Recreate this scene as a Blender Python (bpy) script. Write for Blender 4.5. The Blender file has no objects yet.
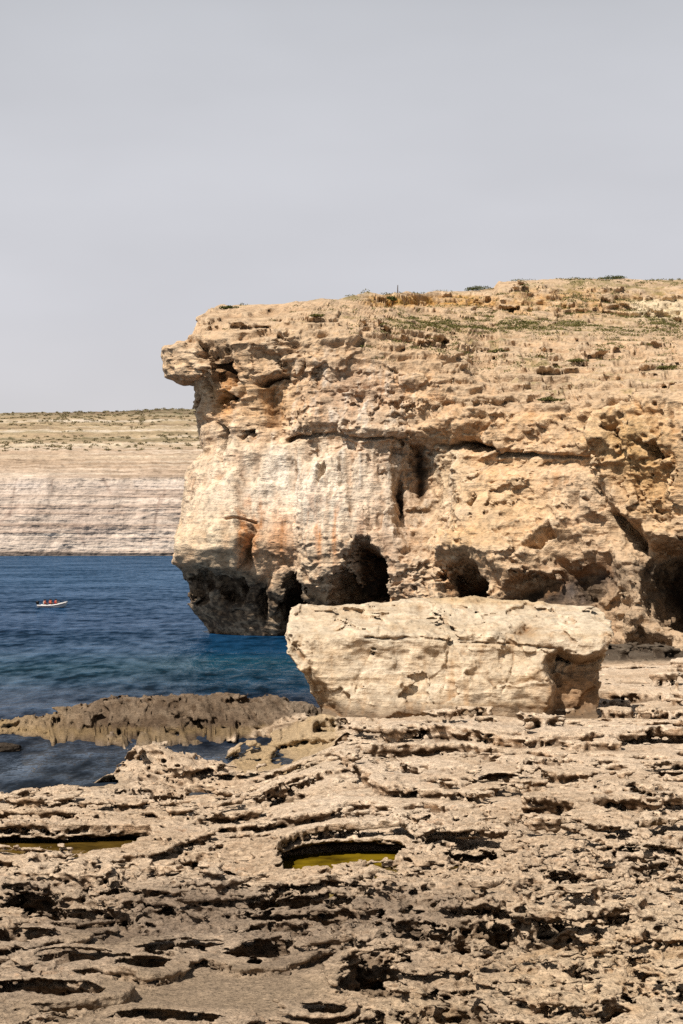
import bpy, math, random
import numpy as np
from mathutils import Vector

random.seed(4)
rng = np.random.default_rng(11)
scn = bpy.context.scene
COL = scn.collection
F = 1624.0          # focal length of the camera in picture heights of 1024
HOR = 541.0         # row of the horizon
CX = 341.5
CAMZ = 12.0
f32 = np.float32


# ----------------------------------------------------------------- helpers
def w_at(px, py, Y):
    return ((px - CX) * Y / F, Y, CAMZ + (HOR - py) * Y / F)


def ground(px, py, z):
    Y = (CAMZ - z) * F / (py - HOR)
    return ((px - CX) * Y / F, Y)


def lin(r, g, b):
    c = np.array([r, g, b], dtype=np.float64) / 255.0
    return np.where(c <= 0.04045, c / 12.92, ((c + 0.055) / 1.055) ** 2.4)


def sstep(a, b, x):
    t = np.clip((x - a) / (b - a), 0, 1)
    return t * t * (3 - 2 * t)


def smax(a, b, k):
    h = np.clip(0.5 + 0.5 * (a - b) / k, 0, 1)
    return b + (a - b) * h + k * h * (1 - h)


def smin(a, b, k):
    return -smax(-a, -b, k)


def poly_sdf(x, y, pts):
    p = np.array(pts, dtype=np.float64)
    d = np.full(x.shape, 1e18)
    inside = np.zeros(x.shape, dtype=bool)
    n = len(p)
    for i in range(n):
        a, b = p[i], p[(i + 1) % n]
        ex, ey = b - a
        wx, wy = x - a[0], y - a[1]
        t = np.clip((wx * ex + wy * ey) / (ex * ex + ey * ey + 1e-12), 0, 1)
        dx, dy = wx - ex * t, wy - ey * t
        d = np.minimum(d, dx * dx + dy * dy)
        c = ((a[1] <= y) != (b[1] <= y))
        with np.errstate(divide='ignore', invalid='ignore'):
            xi = a[0] + (y - a[1]) / (b[1] - a[1] + 1e-18) * ex
        inside ^= c & (x < xi)
    d = np.sqrt(d)
    return np.where(inside, -d, d)


def line_dist(x, y, pts):
    d = np.full(x.shape, 1e18)
    for a, b in zip(pts[:-1], pts[1:]):
        ex, ey = b[0] - a[0], b[1] - a[1]
        wx, wy = x - a[0], y - a[1]
        t = np.clip((wx * ex + wy * ey) / (ex * ex + ey * ey + 1e-12), 0, 1)
        d = np.minimum(d, (wx - ex * t) ** 2 + (wy - ey * t) ** 2)
    return np.sqrt(d)


def blur(a, r, axis):
    if r < 1:
        return a
    pad = [(0, 0)] * a.ndim
    pad[axis] = (r + 1, r)
    c = np.cumsum(np.pad(a.astype(np.float64), pad, mode='edge'), axis=axis)
    n = a.shape[axis]
    hi = [slice(None)] * a.ndim
    lo = [slice(None)] * a.ndim
    hi[axis] = slice(2 * r + 1, 2 * r + 1 + n)
    lo[axis] = slice(0, n)
    return (c[tuple(hi)] - c[tuple(lo)]) / (2 * r + 1)


def blur2(a, r0, r1):
    for _ in range(2):
        a = blur(blur(a, r0, 0), r1, 1)
    return a


# ---- noise fields, evaluated by blender's own textures on a point cloud mesh


def noise_fields(P, specs, chunk=4000000):
    """specs: name -> (type, (sx, sy, sz), offset, detail, roughness). Noise returns -1..1, voronoi returns the distance."""
    P = np.ascontiguousarray(P, dtype=f32).reshape(-1, 3)
    N = len(P)
    out = {k: np.empty(N, dtype=f32) for k in specs}
    ng = bpy.data.node_groups.new('fields', 'GeometryNodeTree')
    ng.interface.new_socket('Geometry', in_out='INPUT', socket_type='NodeSocketGeometry')
    ng.interface.new_socket('Geometry', in_out='OUTPUT', socket_type='NodeSocketGeometry')
    nd, lk = ng.nodes, ng.links
    gi, go = nd.new('NodeGroupInput'), nd.new('NodeGroupOutput')
    pos = nd.new('GeometryNodeInputPosition')
    g = gi.outputs[0]
    for name, (typ, sc, off, det, rough) in specs.items():
        m = nd.new('ShaderNodeVectorMath'); m.operation = 'MULTIPLY_ADD'
        m.inputs[1].default_value = sc
        m.inputs[2].default_value = (off * 3.17 + 0.31, off * 1.73 + 5.77, off * 2.31 + 9.13)
        lk.new(pos.outputs[0], m.inputs[0])
        if typ == 'cells':
            w = nd.new('ShaderNodeTexNoise'); w.noise_dimensions = '3D'
            w.inputs['Scale'].default_value = 1.6; w.inputs['Detail'].default_value = 2
            lk.new(m.outputs[0], w.inputs['Vector'])
            wm = nd.new('ShaderNodeVectorMath'); wm.operation = 'MULTIPLY_ADD'
            wm.inputs[1].default_value = (rough, rough, rough)
            lk.new(w.outputs['Color'], wm.inputs[0]); lk.new(m.outputs[0], wm.inputs[2])
            t = nd.new('ShaderNodeTexVoronoi'); t.feature = 'F1'; t.distance = 'CHEBYCHEV'
            t.inputs['Scale'].default_value = 1.0
            lk.new(wm.outputs[0], t.inputs['Vector'])
            sx = nd.new('ShaderNodeSeparateXYZ'); lk.new(t.outputs['Color'], sx.inputs[0])
            o = sx.outputs[0]
        elif typ == 'voronoi':
            t = nd.new('ShaderNodeTexVoronoi')
            t.feature = 'F1'
            t.inputs['Scale'].default_value = 1.0
            t.inputs['Detail'].default_value = det
            t.inputs['Roughness'].default_value = rough
            o = t.outputs['Distance']
        else:
            t = nd.new('ShaderNodeTexNoise')
            t.noise_dimensions = '3D'
            t.inputs['Scale'].default_value = 1.0
            t.inputs['Detail'].default_value = det
            t.inputs['Roughness'].default_value = rough
            o = t.outputs['Fac'] if 'Fac' in t.outputs else t.outputs[0]
        if typ != 'cells':
            lk.new(m.outputs[0], t.inputs['Vector'])
        st = nd.new('GeometryNodeStoreNamedAttribute')
        st.data_type = 'FLOAT'; st.domain = 'POINT'
        st.inputs['Name'].default_value = name
        lk.new(g, st.inputs['Geometry'])
        lk.new(o, st.inputs['Value'])
        g = st.outputs['Geometry']
    lk.new(g, go.inputs[0])
    for a in range(0, N, chunk):
        b = min(N, a + chunk)
        me = bpy.data.meshes.new('points')
        me.vertices.add(b - a)
        me.vertices.foreach_set('co', P[a:b].ravel())
        ob = bpy.data.objects.new('points', me)
        COL.objects.link(ob)
        md = ob.modifiers.new('fields', 'NODES')
        md.node_group = ng
        dg = bpy.context.evaluated_depsgraph_get()
        dg.update()
        ev = ob.evaluated_get(dg).data
        for name, sp in specs.items():
            buf = np.empty(b - a, dtype=f32)
            ev.attributes[name].data.foreach_get('value', buf)
            out[name][a:b] = buf if sp[0] == 'voronoi' else (buf - 0.5) * 2.0
        bpy.data.objects.remove(ob)
        bpy.data.meshes.remove(me)
    bpy.data.node_groups.remove(ng)
    return out


# ---- surface of the zero level of a sampled field (naive surface nets)
def surface_nets(f):
    nx, ny, nz = f.shape
    ins = f < 0
    cnt = np.zeros((nx - 1, ny - 1, nz - 1), dtype=np.uint8)
    offs = [(i, j, k) for i in (0, 1) for j in (0, 1) for k in (0, 1)]
    for i, j, k in offs:
        cnt += ins[i:nx - 1 + i, j:ny - 1 + j, k:nz - 1 + k]
    act = (cnt > 0) & (cnt < 8)
    ci, cj, ck = np.nonzero(act)
    M = len(ci)
    vals = {o: f[ci + o[0], cj + o[1], ck + o[2]].astype(f32) for o in offs}
    acc = np.zeros((M, 3), dtype=f32)
    num = np.zeros(M, dtype=f32)
    for o in offs:
        for ax in range(3):
            if o[ax] == 0:
                p = list(o); p[ax] = 1; p = tuple(p)
                a, b = vals[o], vals[p]
                cr = (a < 0) != (b < 0)
                den = np.where(cr, a - b, 1)
                t = np.where(cr, a / den, 0)
                for d in range(3):
                    if d == ax:
                        acc[:, d] += t * cr
                    elif o[d]:
                        acc[:, d] += cr
                num += cr
    loc = acc / num[:, None]
    V = loc + np.stack([ci, cj, ck], 1)
    idx = np.full(cnt.shape, -1, dtype=np.int32)
    idx[ci, cj, ck] = np.arange(M, dtype=np.int32)
    Q = []
    for ax in range(3):
        sl_a = [slice(1, n - 1) for n in (nx, ny, nz)]
        sl_b = list(sl_a)
        sl_a[ax] = slice(0, f.shape[ax] - 1)
        sl_b[ax] = slice(1, f.shape[ax])
        A, B = ins[tuple(sl_a)], ins[tuple(sl_b)]
        e = np.stack(np.nonzero(A != B), 1)
        if not len(e):
            continue
        sgn = A[tuple(e.T)]
        base = e.copy()
        for d in range(3):
            if d != ax:
                base[:, d] += 1
        u, v = [(1, 2), (2, 0), (0, 1)][ax]

        def cell(du, dv):
            c = base.copy()
            c[:, u] -= du
            c[:, v] -= dv
            return idx[c[:, 0], c[:, 1], c[:, 2]]
        q = np.stack([cell(1, 1), cell(0, 1), cell(0, 0), cell(1, 0)], 1)
        q[~sgn] = q[~sgn][:, ::-1]
        Q.append(q)
    return V, np.concatenate(Q)


def drop_islands(V, Q, keep_min):
    """keep only connected pieces with at least keep_min vertices"""
    n = len(V)
    lab = np.arange(n)
    a = np.concatenate([Q[:, 0], Q[:, 1], Q[:, 2]])
    b = np.concatenate([Q[:, 1], Q[:, 2], Q[:, 3]])
    for _ in range(60):
        old = lab.copy()
        m = np.minimum(lab[a], lab[b])
        np.minimum.at(lab, a, m)
        np.minimum.at(lab, b, m)
        for _ in range(4):
            lab = lab[lab]
        if np.array_equal(old, lab):
            break
    c = np.bincount(lab, minlength=n)
    ok = c[lab] >= keep_min
    remap = np.cumsum(ok) - 1
    Q = Q[ok[Q].all(1)]
    return V[ok], remap[Q]


def make_mesh(name, V, Q, mat, colour=None, smooth=True, parent=None):
    me = bpy.data.meshes.new(name)
    me.vertices.add(len(V))
    me.vertices.foreach_set('co', np.ascontiguousarray(V, dtype=f32).ravel())
    k = Q.shape[1]
    me.loops.add(Q.size)
    me.loops.foreach_set('vertex_index', np.ascontiguousarray(Q, dtype=np.int32).ravel())
    me.polygons.add(len(Q))
    me.polygons.foreach_set('loop_start', np.arange(0, Q.size, k, dtype=np.int32))
    me.polygons.foreach_set('use_smooth', np.full(len(Q), smooth, dtype=bool))
    me.update(calc_edges=True)
    if colour is not None:
        at = me.attributes.new('tint', 'FLOAT_COLOR', 'POINT')
        c = np.ones((len(V), 4), dtype=f32)
        c[:, :3] = np.clip(colour, 0, 1)
        at.data.foreach_set('color', c.ravel())
    if mat:
        me.materials.append(mat)
    o = bpy.data.objects.new(name, me)
    COL.objects.link(o)
    if parent:
        o.parent = parent
    return o


def vertex_normals(V, Q):
    fn = np.cross(V[Q[:, 2]] - V[Q[:, 0]], V[Q[:, 3]] - V[Q[:, 1]])
    N = np.zeros(V.shape)
    for i in range(4):
        for d in range(3):
            N[:, d] += np.bincount(Q[:, i], weights=fn[:, d], minlength=len(V))
    return N / (np.linalg.norm(N, axis=1, keepdims=True) + 1e-12)


def hollows(V, Q, N, iters):
    """how far every point lies below the smoothed surface (>0 in hollows), in mesh units"""
    a = np.concatenate([Q[:, 0], Q[:, 1], Q[:, 2], Q[:, 3]])
    b = np.concatenate([Q[:, 1], Q[:, 2], Q[:, 3], Q[:, 0]])
    n = len(V)
    deg = np.bincount(a, minlength=n) + np.bincount(b, minlength=n) + 1e-9
    S = V.copy()
    for _ in range(iters):
        S = np.stack([(np.bincount(a, weights=S[b, d], minlength=n) + np.bincount(b, weights=S[a, d], minlength=n)) / deg for d in range(3)], 1)
    return ((S - V) * N).sum(1)


def grid_quads(nu, nv):
    i = np.arange(nu * nv).reshape(nu, nv)
    return np.stack([i[:-1, :-1], i[1:, :-1], i[1:, 1:], i[:-1, 1:]], -1).reshape(-1, 4)


def bilin(A, i, j):
    i0 = np.clip(np.floor(i).astype(int), 0, A.shape[0] - 2)
    j0 = np.clip(np.floor(j).astype(int), 0, A.shape[1] - 2)
    a, b = i - i0, j - j0
    if A.ndim == 3:
        a, b = a[:, None], b[:, None]
    return (A[i0, j0] * (1 - a) * (1 - b) + A[i0 + 1, j0] * a * (1 - b) + A[i0, j0 + 1] * (1 - a) * b + A[i0 + 1, j0 + 1] * a * b)


def tag(o, label=None, cat=None, group=None, kind=None):
    for k, v in (('label', label), ('category', cat), ('group', group), ('kind', kind)):
        if v:
            o[k] = v
    return o


def mixc(c, target, w):
    return c + (np.asarray(target)[None, :] - c) * w[:, None]


# --------------------------------------------------------------- materials
def rock_material(name, fine, bump, contrast=0.35, rough=0.92, strata=0.0, speck=0.4):
    """tint attribute x procedural grain, plus bump. fine = size of the grain in metres"""
    m = bpy.data.materials.new(name)
    m.use_nodes = True
    nt = m.node_tree
    nd, lk = nt.nodes, nt.links
    bs = nd['Principled BSDF']
    bs.inputs['Roughness'].default_value = rough
    bs.inputs['Specular IOR Level'].default_value = 0.12
    at = nd.new('ShaderNodeAttribute'); at.attribute_name = 'tint'
    tc = nd.new('ShaderNodeTexCoord')
    n1 = nd.new('ShaderNodeTexNoise')
    n1.inputs['Scale'].default_value = 1 / (fine * 6); n1.inputs['Detail'].default_value = 9; n1.inputs['Roughness'].default_value = 0.68
    lk.new(tc.outputs['Object'], n1.inputs['Vector'])
    mp = nd.new('ShaderNodeMapping'); mp.inputs['Scale'].default_value = (1, 1, 5)
    lk.new(tc.outputs['Object'], mp.inputs['Vector'])
    n2 = nd.new('ShaderNodeTexNoise')
    n2.inputs['Scale'].default_value = 1 / (fine * 14); n2.inputs['Detail'].default_value = 6; n2.inputs['Roughness'].default_value = 0.6
    lk.new(mp.outputs[0], n2.inputs['Vector'])
    mr = nd.new('ShaderNodeMapRange')
    mr.inputs['From Min'].default_value = 0.3; mr.inputs['From Max'].default_value = 0.7
    mr.inputs['To Min'].default_value = 1 - contrast; mr.inputs['To Max'].default_value = 1 + contrast * 0.75
    lk.new(n1.outputs['Fac'], mr.inputs['Value'])
    mr2 = nd.new('ShaderNodeMapRange')
    mr2.inputs['From Min'].default_value = 0.3; mr2.inputs['From Max'].default_value = 0.7
    mr2.inputs['To Min'].default_value = 1 - strata; mr2.inputs['To Max'].default_value = 1 + strata * 0.6
    lk.new(n2.outputs['Fac'], mr2.inputs['Value'])
    n3 = nd.new('ShaderNodeTexNoise')
    n3.inputs['Scale'].default_value = 1 / (fine * 2.0); n3.inputs['Detail'].default_value = 4; n3.inputs['Roughness'].default_value = 0.65
    lk.new(tc.outputs['Object'], n3.inputs['Vector'])
    mr3 = nd.new('ShaderNodeMapRange')
    mr3.inputs['From Min'].default_value = 0.50; mr3.inputs['From Max'].default_value = 0.66
    mr3.inputs['To Min'].default_value = 1.06; mr3.inputs['To Max'].default_value = 1 - speck
    lk.new(n3.outputs['Fac'], mr3.inputs['Value'])
    m0 = nd.new('ShaderNodeMath'); m0.operation = 'MULTIPLY'
    lk.new(mr.outputs[0], m0.inputs[0]); lk.new(mr3.outputs[0], m0.inputs[1])
    mu = nd.new('ShaderNodeMath'); mu.operation = 'MULTIPLY'
    lk.new(m0.outputs[0], mu.inputs[0]); lk.new(mr2.outputs[0], mu.inputs[1])
    vm = nd.new('ShaderNodeVectorMath'); vm.operation = 'SCALE'
    lk.new(at.outputs['Color'], vm.inputs[0]); lk.new(mu.outputs[0], vm.inputs['Scale'])
    lk.new(vm.outputs[0], bs.inputs['Base Color'])
    ad = nd.new('ShaderNodeMath'); ad.operation = 'MULTIPLY_ADD'
    lk.new(n2.outputs['Fac'], ad.inputs[0]); ad.inputs[1].default_value = 1.2; lk.new(n1.outputs['Fac'], ad.inputs[2])
    a3 = nd.new('ShaderNodeMath'); a3.operation = 'MULTIPLY_ADD'
    lk.new(n3.outputs['Fac'], a3.inputs[0]); a3.inputs[1].default_value = -.45; lk.new(ad.outputs[0], a3.inputs[2])
    ad = a3
    bp = nd.new('ShaderNodeBump')
    bp.inputs['Strength'].default_value = bump; bp.inputs['Distance'].default_value = fine * 3
    lk.new(ad.outputs[0], bp.inputs['Height'])
    lk.new(bp.outputs[0], bs.inputs['Normal'])
    return m


def plain_material(name, col, rough=0.5, var=0.12, scale=8.0, metallic=0.0, spec=0.3):
    m = bpy.data.materials.new(name)
    m.use_nodes = True
    nd, lk = m.node_tree.nodes, m.node_tree.links
    bs = nd['Principled BSDF']
    bs.inputs['Roughness'].default_value = rough
    bs.inputs['Metallic'].default_value = metallic
    bs.inputs['Specular IOR Level'].default_value = spec
    tc = nd.new('ShaderNodeTexCoord')
    n = nd.new('ShaderNodeTexNoise'); n.inputs['Scale'].default_value = scale; n.inputs['Detail'].default_value = 5
    lk.new(tc.outputs['Object'], n.inputs['Vector'])
    r = nd.new('ShaderNodeMapRange')
    r.inputs['From Min'].default_value = 0.3; r.inputs['From Max'].default_value = 0.7
    r.inputs['To Min'].default_value = 1 - var; r.inputs['To Max'].default_value = 1 + var
    lk.new(n.outputs['Fac'], r.inputs['Value'])
    vm = nd.new('ShaderNodeVectorMath'); vm.operation = 'SCALE'
    vm.inputs[0].default_value = tuple(col)
    lk.new(r.outputs[0], vm.inputs['Scale'])
    lk.new(vm.outputs[0], bs.inputs['Base Color'])
    return m


M_CLIFF = rock_material('cliff_rock', 0.35, 0.6, 0.22, strata=0.05)
M_SHELF = rock_material('shelf_rock', 0.035, 1.0, 0.36, strata=0.16, speck=0.55)
M_BOULDER = rock_material('boulder_rock', 0.16, 0.45, 0.2, strata=0.08, speck=0.22)
M_FAR = rock_material('far_cliff_rock', 2.0, 0.5, 0.12, strata=0.14, speck=0.25)

# ===================================================================== cliff
#: picture outline of the headland's left edge (row -> column)
L_PTS = [(270, 215), (304, 214), (308, 204), (318, 191), (330, 186), (340, 181), (344, 160), (349, 153), (356, 153), (362, 157),
         (368, 156), (375, 159), (379, 174), (383, 186), (400, 189), (412, 188), (425, 192), (440, 194), (452, 194), (462, 184), (475, 179),
         (488, 178), (505, 178), (522, 175), (538, 168), (550, 170), (562, 175), (574, 178), (585, 180), (598, 182), (612, 191), (624, 203),
         (632, 208), (660, 212), (700, 214)]
L_R = np.array([p[0] for p in L_PTS], float); L_C = np.array([p[1] for p in L_PTS], float)
#: skyline (column -> row) and foot of the cliff
R_PTS = [(100, 318), (186, 316), (204, 309), (225, 306), (265, 308), (300, 301), (330, 297), (365, 294), (400, 291.5), (440, 291), (480, 290), (494, 288.5),
         (499, 281), (520, 278.5), (560, 279.5), (600, 277.5), (640, 278.5), (683, 279.5), (760, 284), (860, 296)]
B_PTS = [(100, 642), (200, 642), (285, 648), (400, 655), (500, 668), (600, 680), (683, 696), (760, 712), (860, 735)]
#: depth of the base surface: control columns, each a list of (row, depth)
D_COLS = [
    (160, [(300, 262), (306, 232), (316, 214), (330, 209), (400, 210), (440, 213), (480, 211), (545, 207), (580, 209), (640, 214)]),
    (210, [(300, 265), (307, 232), (318, 210), (335, 205), (400, 206), (440, 209), (480, 207), (545, 203), (580, 206), (645, 211)]),
    (285, [(297, 262), (304, 235), (318, 208), (335, 203), (400, 203), (432, 202), (440, 203.2), (480, 202), (545, 199), (580, 201), (648, 206)]),
    (360, [(291, 262), (299, 245), (318, 212), (338, 201), (400, 199), (432, 198), (440, 199.2), (480, 198), (545, 194.5), (580, 195), (655, 198)]),
    (430, [(288, 285), (291, 280), (303, 276), (310, 255), (330, 222), (352, 204), (375, 199), (432, 197), (444, 198.4), (480, 198), (540, 194), (580, 192), (660, 192)]),
    (510, [(278, 300), (285, 276), (306, 271), (318, 256), (335, 230), (360, 208), (385, 197), (410, 193), (450, 191), (458, 192.5), (500, 192), (550, 188), (600, 185), (668, 181)]),
    (600, [(277, 305), (284, 277), (312, 270), (322, 258), (335, 232), (360, 207), (385, 191), (402, 185), (455, 183), (460, 184.5), (520, 183), (560, 181), (600, 178), (640, 174), (682, 168)]),
    (683, [(279, 310), (286, 279), (316, 272), (326, 258), (340, 230), (365, 200), (385, 186), (398, 178), (430, 176), (520, 177), (560, 176), (620, 172), (660, 167), (698, 164)]),
    (860, [(295, 310), (302, 279), (326, 272), (338, 254), (350, 232), (372, 195), (392, 178), (408, 172), (440, 170), (520, 170), (560, 169), (640, 165), (690, 160), (738, 158)]),
]
NT, NB, NA, NBK = 500, 26, 70, 24
RAD = 9.0
qs = np.concatenate([np.linspace(0, 1, 620)])
t = np.linspace(0, 1, NT)
qpx = np.linspace(72, 640, 640)     # columns of the front face, measured from the left edge


def interp_cols(colx, tt):
    """depth at normalised height tt (0 foot, 1 skyline) for every control column"""
    rid = np.interp(colx, [p[0] for p in R_PTS], [p[1] for p in R_PTS])
    bot = np.interp(colx, [p[0] for p in B_PTS], [p[1] for p in B_PTS])
    return rid, bot


tab = []
for cx_, lst in D_COLS:
    rid, bot = interp_cols(cx_, t)
    rows = bot + (rid - bot) * t
    tab.append(np.interp(rows, [p[0] for p in lst], [p[1] for p in lst]))
tab = np.array(tab)
ccx = np.array([c[0] for c in D_COLS], float)

PX = np.empty((len(qpx), NT)); PY = np.empty_like(PX); DD = np.empty_like(PX)
for it in range(3):
    # left edge at each row (row depends on column through skyline/foot: iterate)
    if it == 0:
        PX[:] = (180 + qpx)[:, None]
    rid = np.interp(PX, [p[0] for p in R_PTS], [p[1] for p in R_PTS])
    bot = np.interp(PX, [p[0] for p in B_PTS], [p[1] for p in B_PTS])
    PY = bot + (rid - bot) * t[None, :]
    Lr = np.interp(PY, L_R, L_C)
    b = sstep(72, 240, qpx)[:, None]
    PX = Lr * (1 - b) + 180 * b + qpx[:, None]
for j in range(NT):
    DD[:, j] = np.interp(PX[:, j], ccx, tab[:, j])
DD = blur2(DD, 10, 3)
FX = (PX - CX) * DD / F
FZ = CAMZ + (HOR - PY) * DD / F
front = np.stack([FX, DD, FZ], -1)
# the corner: a quarter turn and more about a vertical axis behind the first column
c0 = front[0]
ang = np.linspace(math.radians(150), 0, NA, endpoint=False)
rr = 72 * c0[:, 1] / F
rr = np.minimum(rr, 9.4)
arc = np.empty((NA, NT, 3))
for a, th in enumerate(ang):
    X = c0[:, 0] - rr * math.sin(th)
    Y = c0[:, 1] + RAD * (1 - math.cos(th))
    # the upper rows keep their outline height
    zz = CAMZ + (c0[:, 2] - CAMZ) * np.minimum(Y, c0[:, 1] + RAD) / c0[:, 1]
    arc[a] = np.stack([X, Y, zz], -1)
back = np.empty((NBK, NT, 3))
for a in range(NBK):
    u = (1 - a / NBK) * 70
    back[a] = arc[0] + np.array([u * 0.5, u * 0.86, 0])
P0 = np.concatenate([back, arc, front], 0)
# behind the skyline the top runs on, nearly level
ext = np.empty((P0.shape[0], NB, 3))
for k in range(NB):
    d = 0.8 * (k + 1) ** 1.55
    ext[:, k] = P0[:, -1] + np.stack([P0[:, -1, 0] * 0 + 0, np.full(P0.shape[0], d), np.full(P0.shape[0], -0.02 * d)], -1)
P0 = np.concatenate([P0, ext], 1)
NS, NTT = P0.shape[:2]
bPX = CX + P0[..., 0] * F / P0[..., 1]
bPY = HOR - (P0[..., 2] - CAMZ) * F / P0[..., 1]
Ps = np.stack([blur2(P0[..., d], 6, 5) for d in range(3)], -1)
du = np.gradient(Ps, axis=0); dv = np.gradient(Ps, axis=1)
Nn = np.cross(du, dv)
Nn /= np.linalg.norm(Nn, axis=-1, keepdims=True) + 1e-9
Nn = np.stack([blur2(Nn[..., d], 8, 10) for d in range(3)], -1)
Nn /= np.linalg.norm(Nn, axis=-1, keepdims=True) + 1e-9

fr = np.zeros((NS, NTT)); fr[NBK + NA // 3:, :NT] = 1       # nodes the picture can see
upm = sstep(0.35, 0.75, Nn[..., 2])                          # 1 on the top slopes

nz2 = noise_fields(P0.reshape(-1, 3), {
    'a': ('noise', (0.10, 0.10, 0.10), 1, 4, 0.55), 'b': ('noise', (0.10, 0.10, 0.10), 2, 4, 0.55),
    'c': ('noise', (0.5, 0.5, 0.5), 3, 3, 0.6), 'd': ('noise', (0.5, 0.5, 0.5), 4, 3, 0.6)})
wx = (nz2['a'] * 9 + nz2['c'] * 5).reshape(NS, NTT)
wy = (nz2['b'] * 7 + nz2['d'] * 4).reshape(NS, NTT)
wx2 = (nz2['c'] * 7).reshape(NS, NTT); wy2 = (nz2['d'] * 7).reshape(NS, NTT)
fx = bPX + wx; fy = bPY + wy
mpp = P0[..., 1] / F
#: openings: outline in picture coordinates, depth in metres, softness of the rim
CAVES = [
    ([(350, 556), (357, 540), (366, 541), (376, 556), (383, 582), (387, 612), (344, 612), (353, 594), (349, 575)], 13, 0.3),
    ([(331, 580), (342, 577), (347, 588), (351, 594), (349, 612), (329, 612)], 10, 0.3),
    ([(440, 612), (443, 577), (450, 568), (462, 563), (475, 567), (483, 580), (486, 612)], 12, 0.3),
    ([(646, 590), (652, 566), (668, 551), (720, 546), (770, 560), (770, 628), (690, 629), (668, 623), (649, 611)], 22, 0.3),
    ([(598, 682), (601, 655), (616, 638), (640, 634), (668, 644), (680, 664), (680, 685)], 12, 0.3),
    ([(277, 615), (284, 588), (295, 573), (302, 596), (300, 640), (284, 640)], 11, 0.3),
    ([(178, 588), (188, 582), (192, 598), (188, 608), (180, 602)], 4, 0.2),
    ([(197, 584), (205, 572), (212, 580), (209, 596), (200, 602)], 4, 0.2),
    ([(214, 580), (226, 577), (235, 588), (233, 604), (219, 602)], 4.5, 0.2),
    ([(237, 586), (243, 580), (247, 596), (240, 606)], 3.5, 0.2),
    ([(254, 600), (262, 590), (270, 606), (264, 622), (256, 618)], 2.5, 0.3),
    ([(528, 557), (544, 538), (556, 529), (561, 540), (546, 553)], 3.5, 0.3),
    ([(503, 598), (520, 581), (545, 575), (558, 590), (558, 610), (503, 610)], 5, 0.4),
    ([(566, 575), (590, 568), (600, 580), (590, 592), (570, 590)], 2.0, 0.5),
    ([(199, 340), (222, 337), (227, 360), (230, 376), (222, 382), (207, 374), (203, 360)], 6, 0.3),
    ([(205, 401), (219, 392), (227, 397), (218, 404)], 3, 0.2),
    ([(209, 426), (216, 430), (224, 446), (222, 460), (213, 450)], 3, 0.3),
    ([(236, 435), (250, 432), (254, 440), (238, 440)], 3, 0.2),
    ([(256, 384), (275, 379), (283, 400), (281, 437), (259, 437)], 1.5, 0.8),
    ([(252, 380), (264, 374), (286, 373), (288, 381), (262, 386)], 2.6, 0.4),
    ([(404, 441), (424, 446), (428, 478), (420, 500), (412, 482), (409, 458)], 1.3, 0.5),
    ([(323, 470), (330, 461), (331, 478), (323, 490)], 2.2, 0.2),
    ([(252, 523), (257, 530), (253, 566), (239, 568), (244, 548)], 2.0, 0.4),
    ([(434, 446), (458, 441), (474, 438), (490, 444), (500, 453), (470, 454)], 3.0, 0.3),
    ([(564, 381), (604, 379), (602, 386), (568, 386)], 3, 0.2),
    ([(500, 385), (545, 384), (545, 389), (505, 389)], 1.6, 0.2),
    ([(646, 441), (668, 443), (680, 456), (664, 462)], 3, 0.3),
    ([(612, 432), (630, 425), (640, 448), (625, 452)], 2.2, 0.4),
    ([(610, 512), (618, 510), (648, 540), (646, 552), (634, 545)], 2.5, 0.3),
    ([(586, 428), (600, 408), (640, 402), (700, 400), (700, 407), (640, 410), (606, 418), (596, 436)], 2.5, 0.3),
    ([(470, 515), (486, 500), (492, 506), (480, 522)], 1.6, 0.4),
    ([(392, 480), (402, 470), (408, 490), (400, 515), (394, 505)], 2.0, 0.4),
    ([(372, 300), (398, 298), (398, 304), (372, 304)], 2.0, 0.3),
    ([(405, 297), (470, 296), (492, 299), (490, 304), (405, 303)], 3.5, 0.3),
]
LINES = [
    ([(286, 441), (300, 436), (330, 434), (360, 438), (394, 437), (402, 445)], 1.5, 2.4),
    ([(498, 455), (530, 456), (560, 458), (598, 458)], 1.3, 2.2),
    ([(230, 523), (246, 521), (256, 523)], 1.0, 1.6),
    ([(440, 372), (480, 368), (520, 374), (575, 372), (640, 380), (700, 378)], 1.3, 2.0),
    ([(420, 352), (470, 350), (520, 356), (600, 352), (700, 360)], 1.1, 1.8),
    ([(480, 404), (540, 401), (590, 404)], 0.8, 1.6),
]
carve = np.zeros((NS, NTT)); caveneg = np.full((NS, NTT), 50.0); cavdep = np.zeros((NS, NTT))
for poly, dep, soft in CAVES:
    d = poly_sdf(bPX + wx * .3 + wx2, bPY + wy * .3 + wy2, poly) * mpp      # metres, negative inside
    inner = sstep(0.25, -0.35 - soft * 1.5, d)
    if dep >= 4:
        d = np.where(fr > 0, d, 50.0)
        cavdep = np.where(d < caveneg, dep, cavdep)
        caveneg = np.minimum(caveneg, d)
    else:
        carve = np.maximum(carve, dep * inner * fr)
for pts, dep, wid in LINES:
    d = line_dist(bPX + wx * 0.25, bPY + wy * 0.25, pts)
    br = 0.55 + 0.45 * np.clip(nz2['a'].reshape(NS, NTT) * 3 + 0.3, -0.8, 1)
    carve = np.maximum(carve, dep * br * sstep(wid, wid * 0.3, d) * fr)


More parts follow.
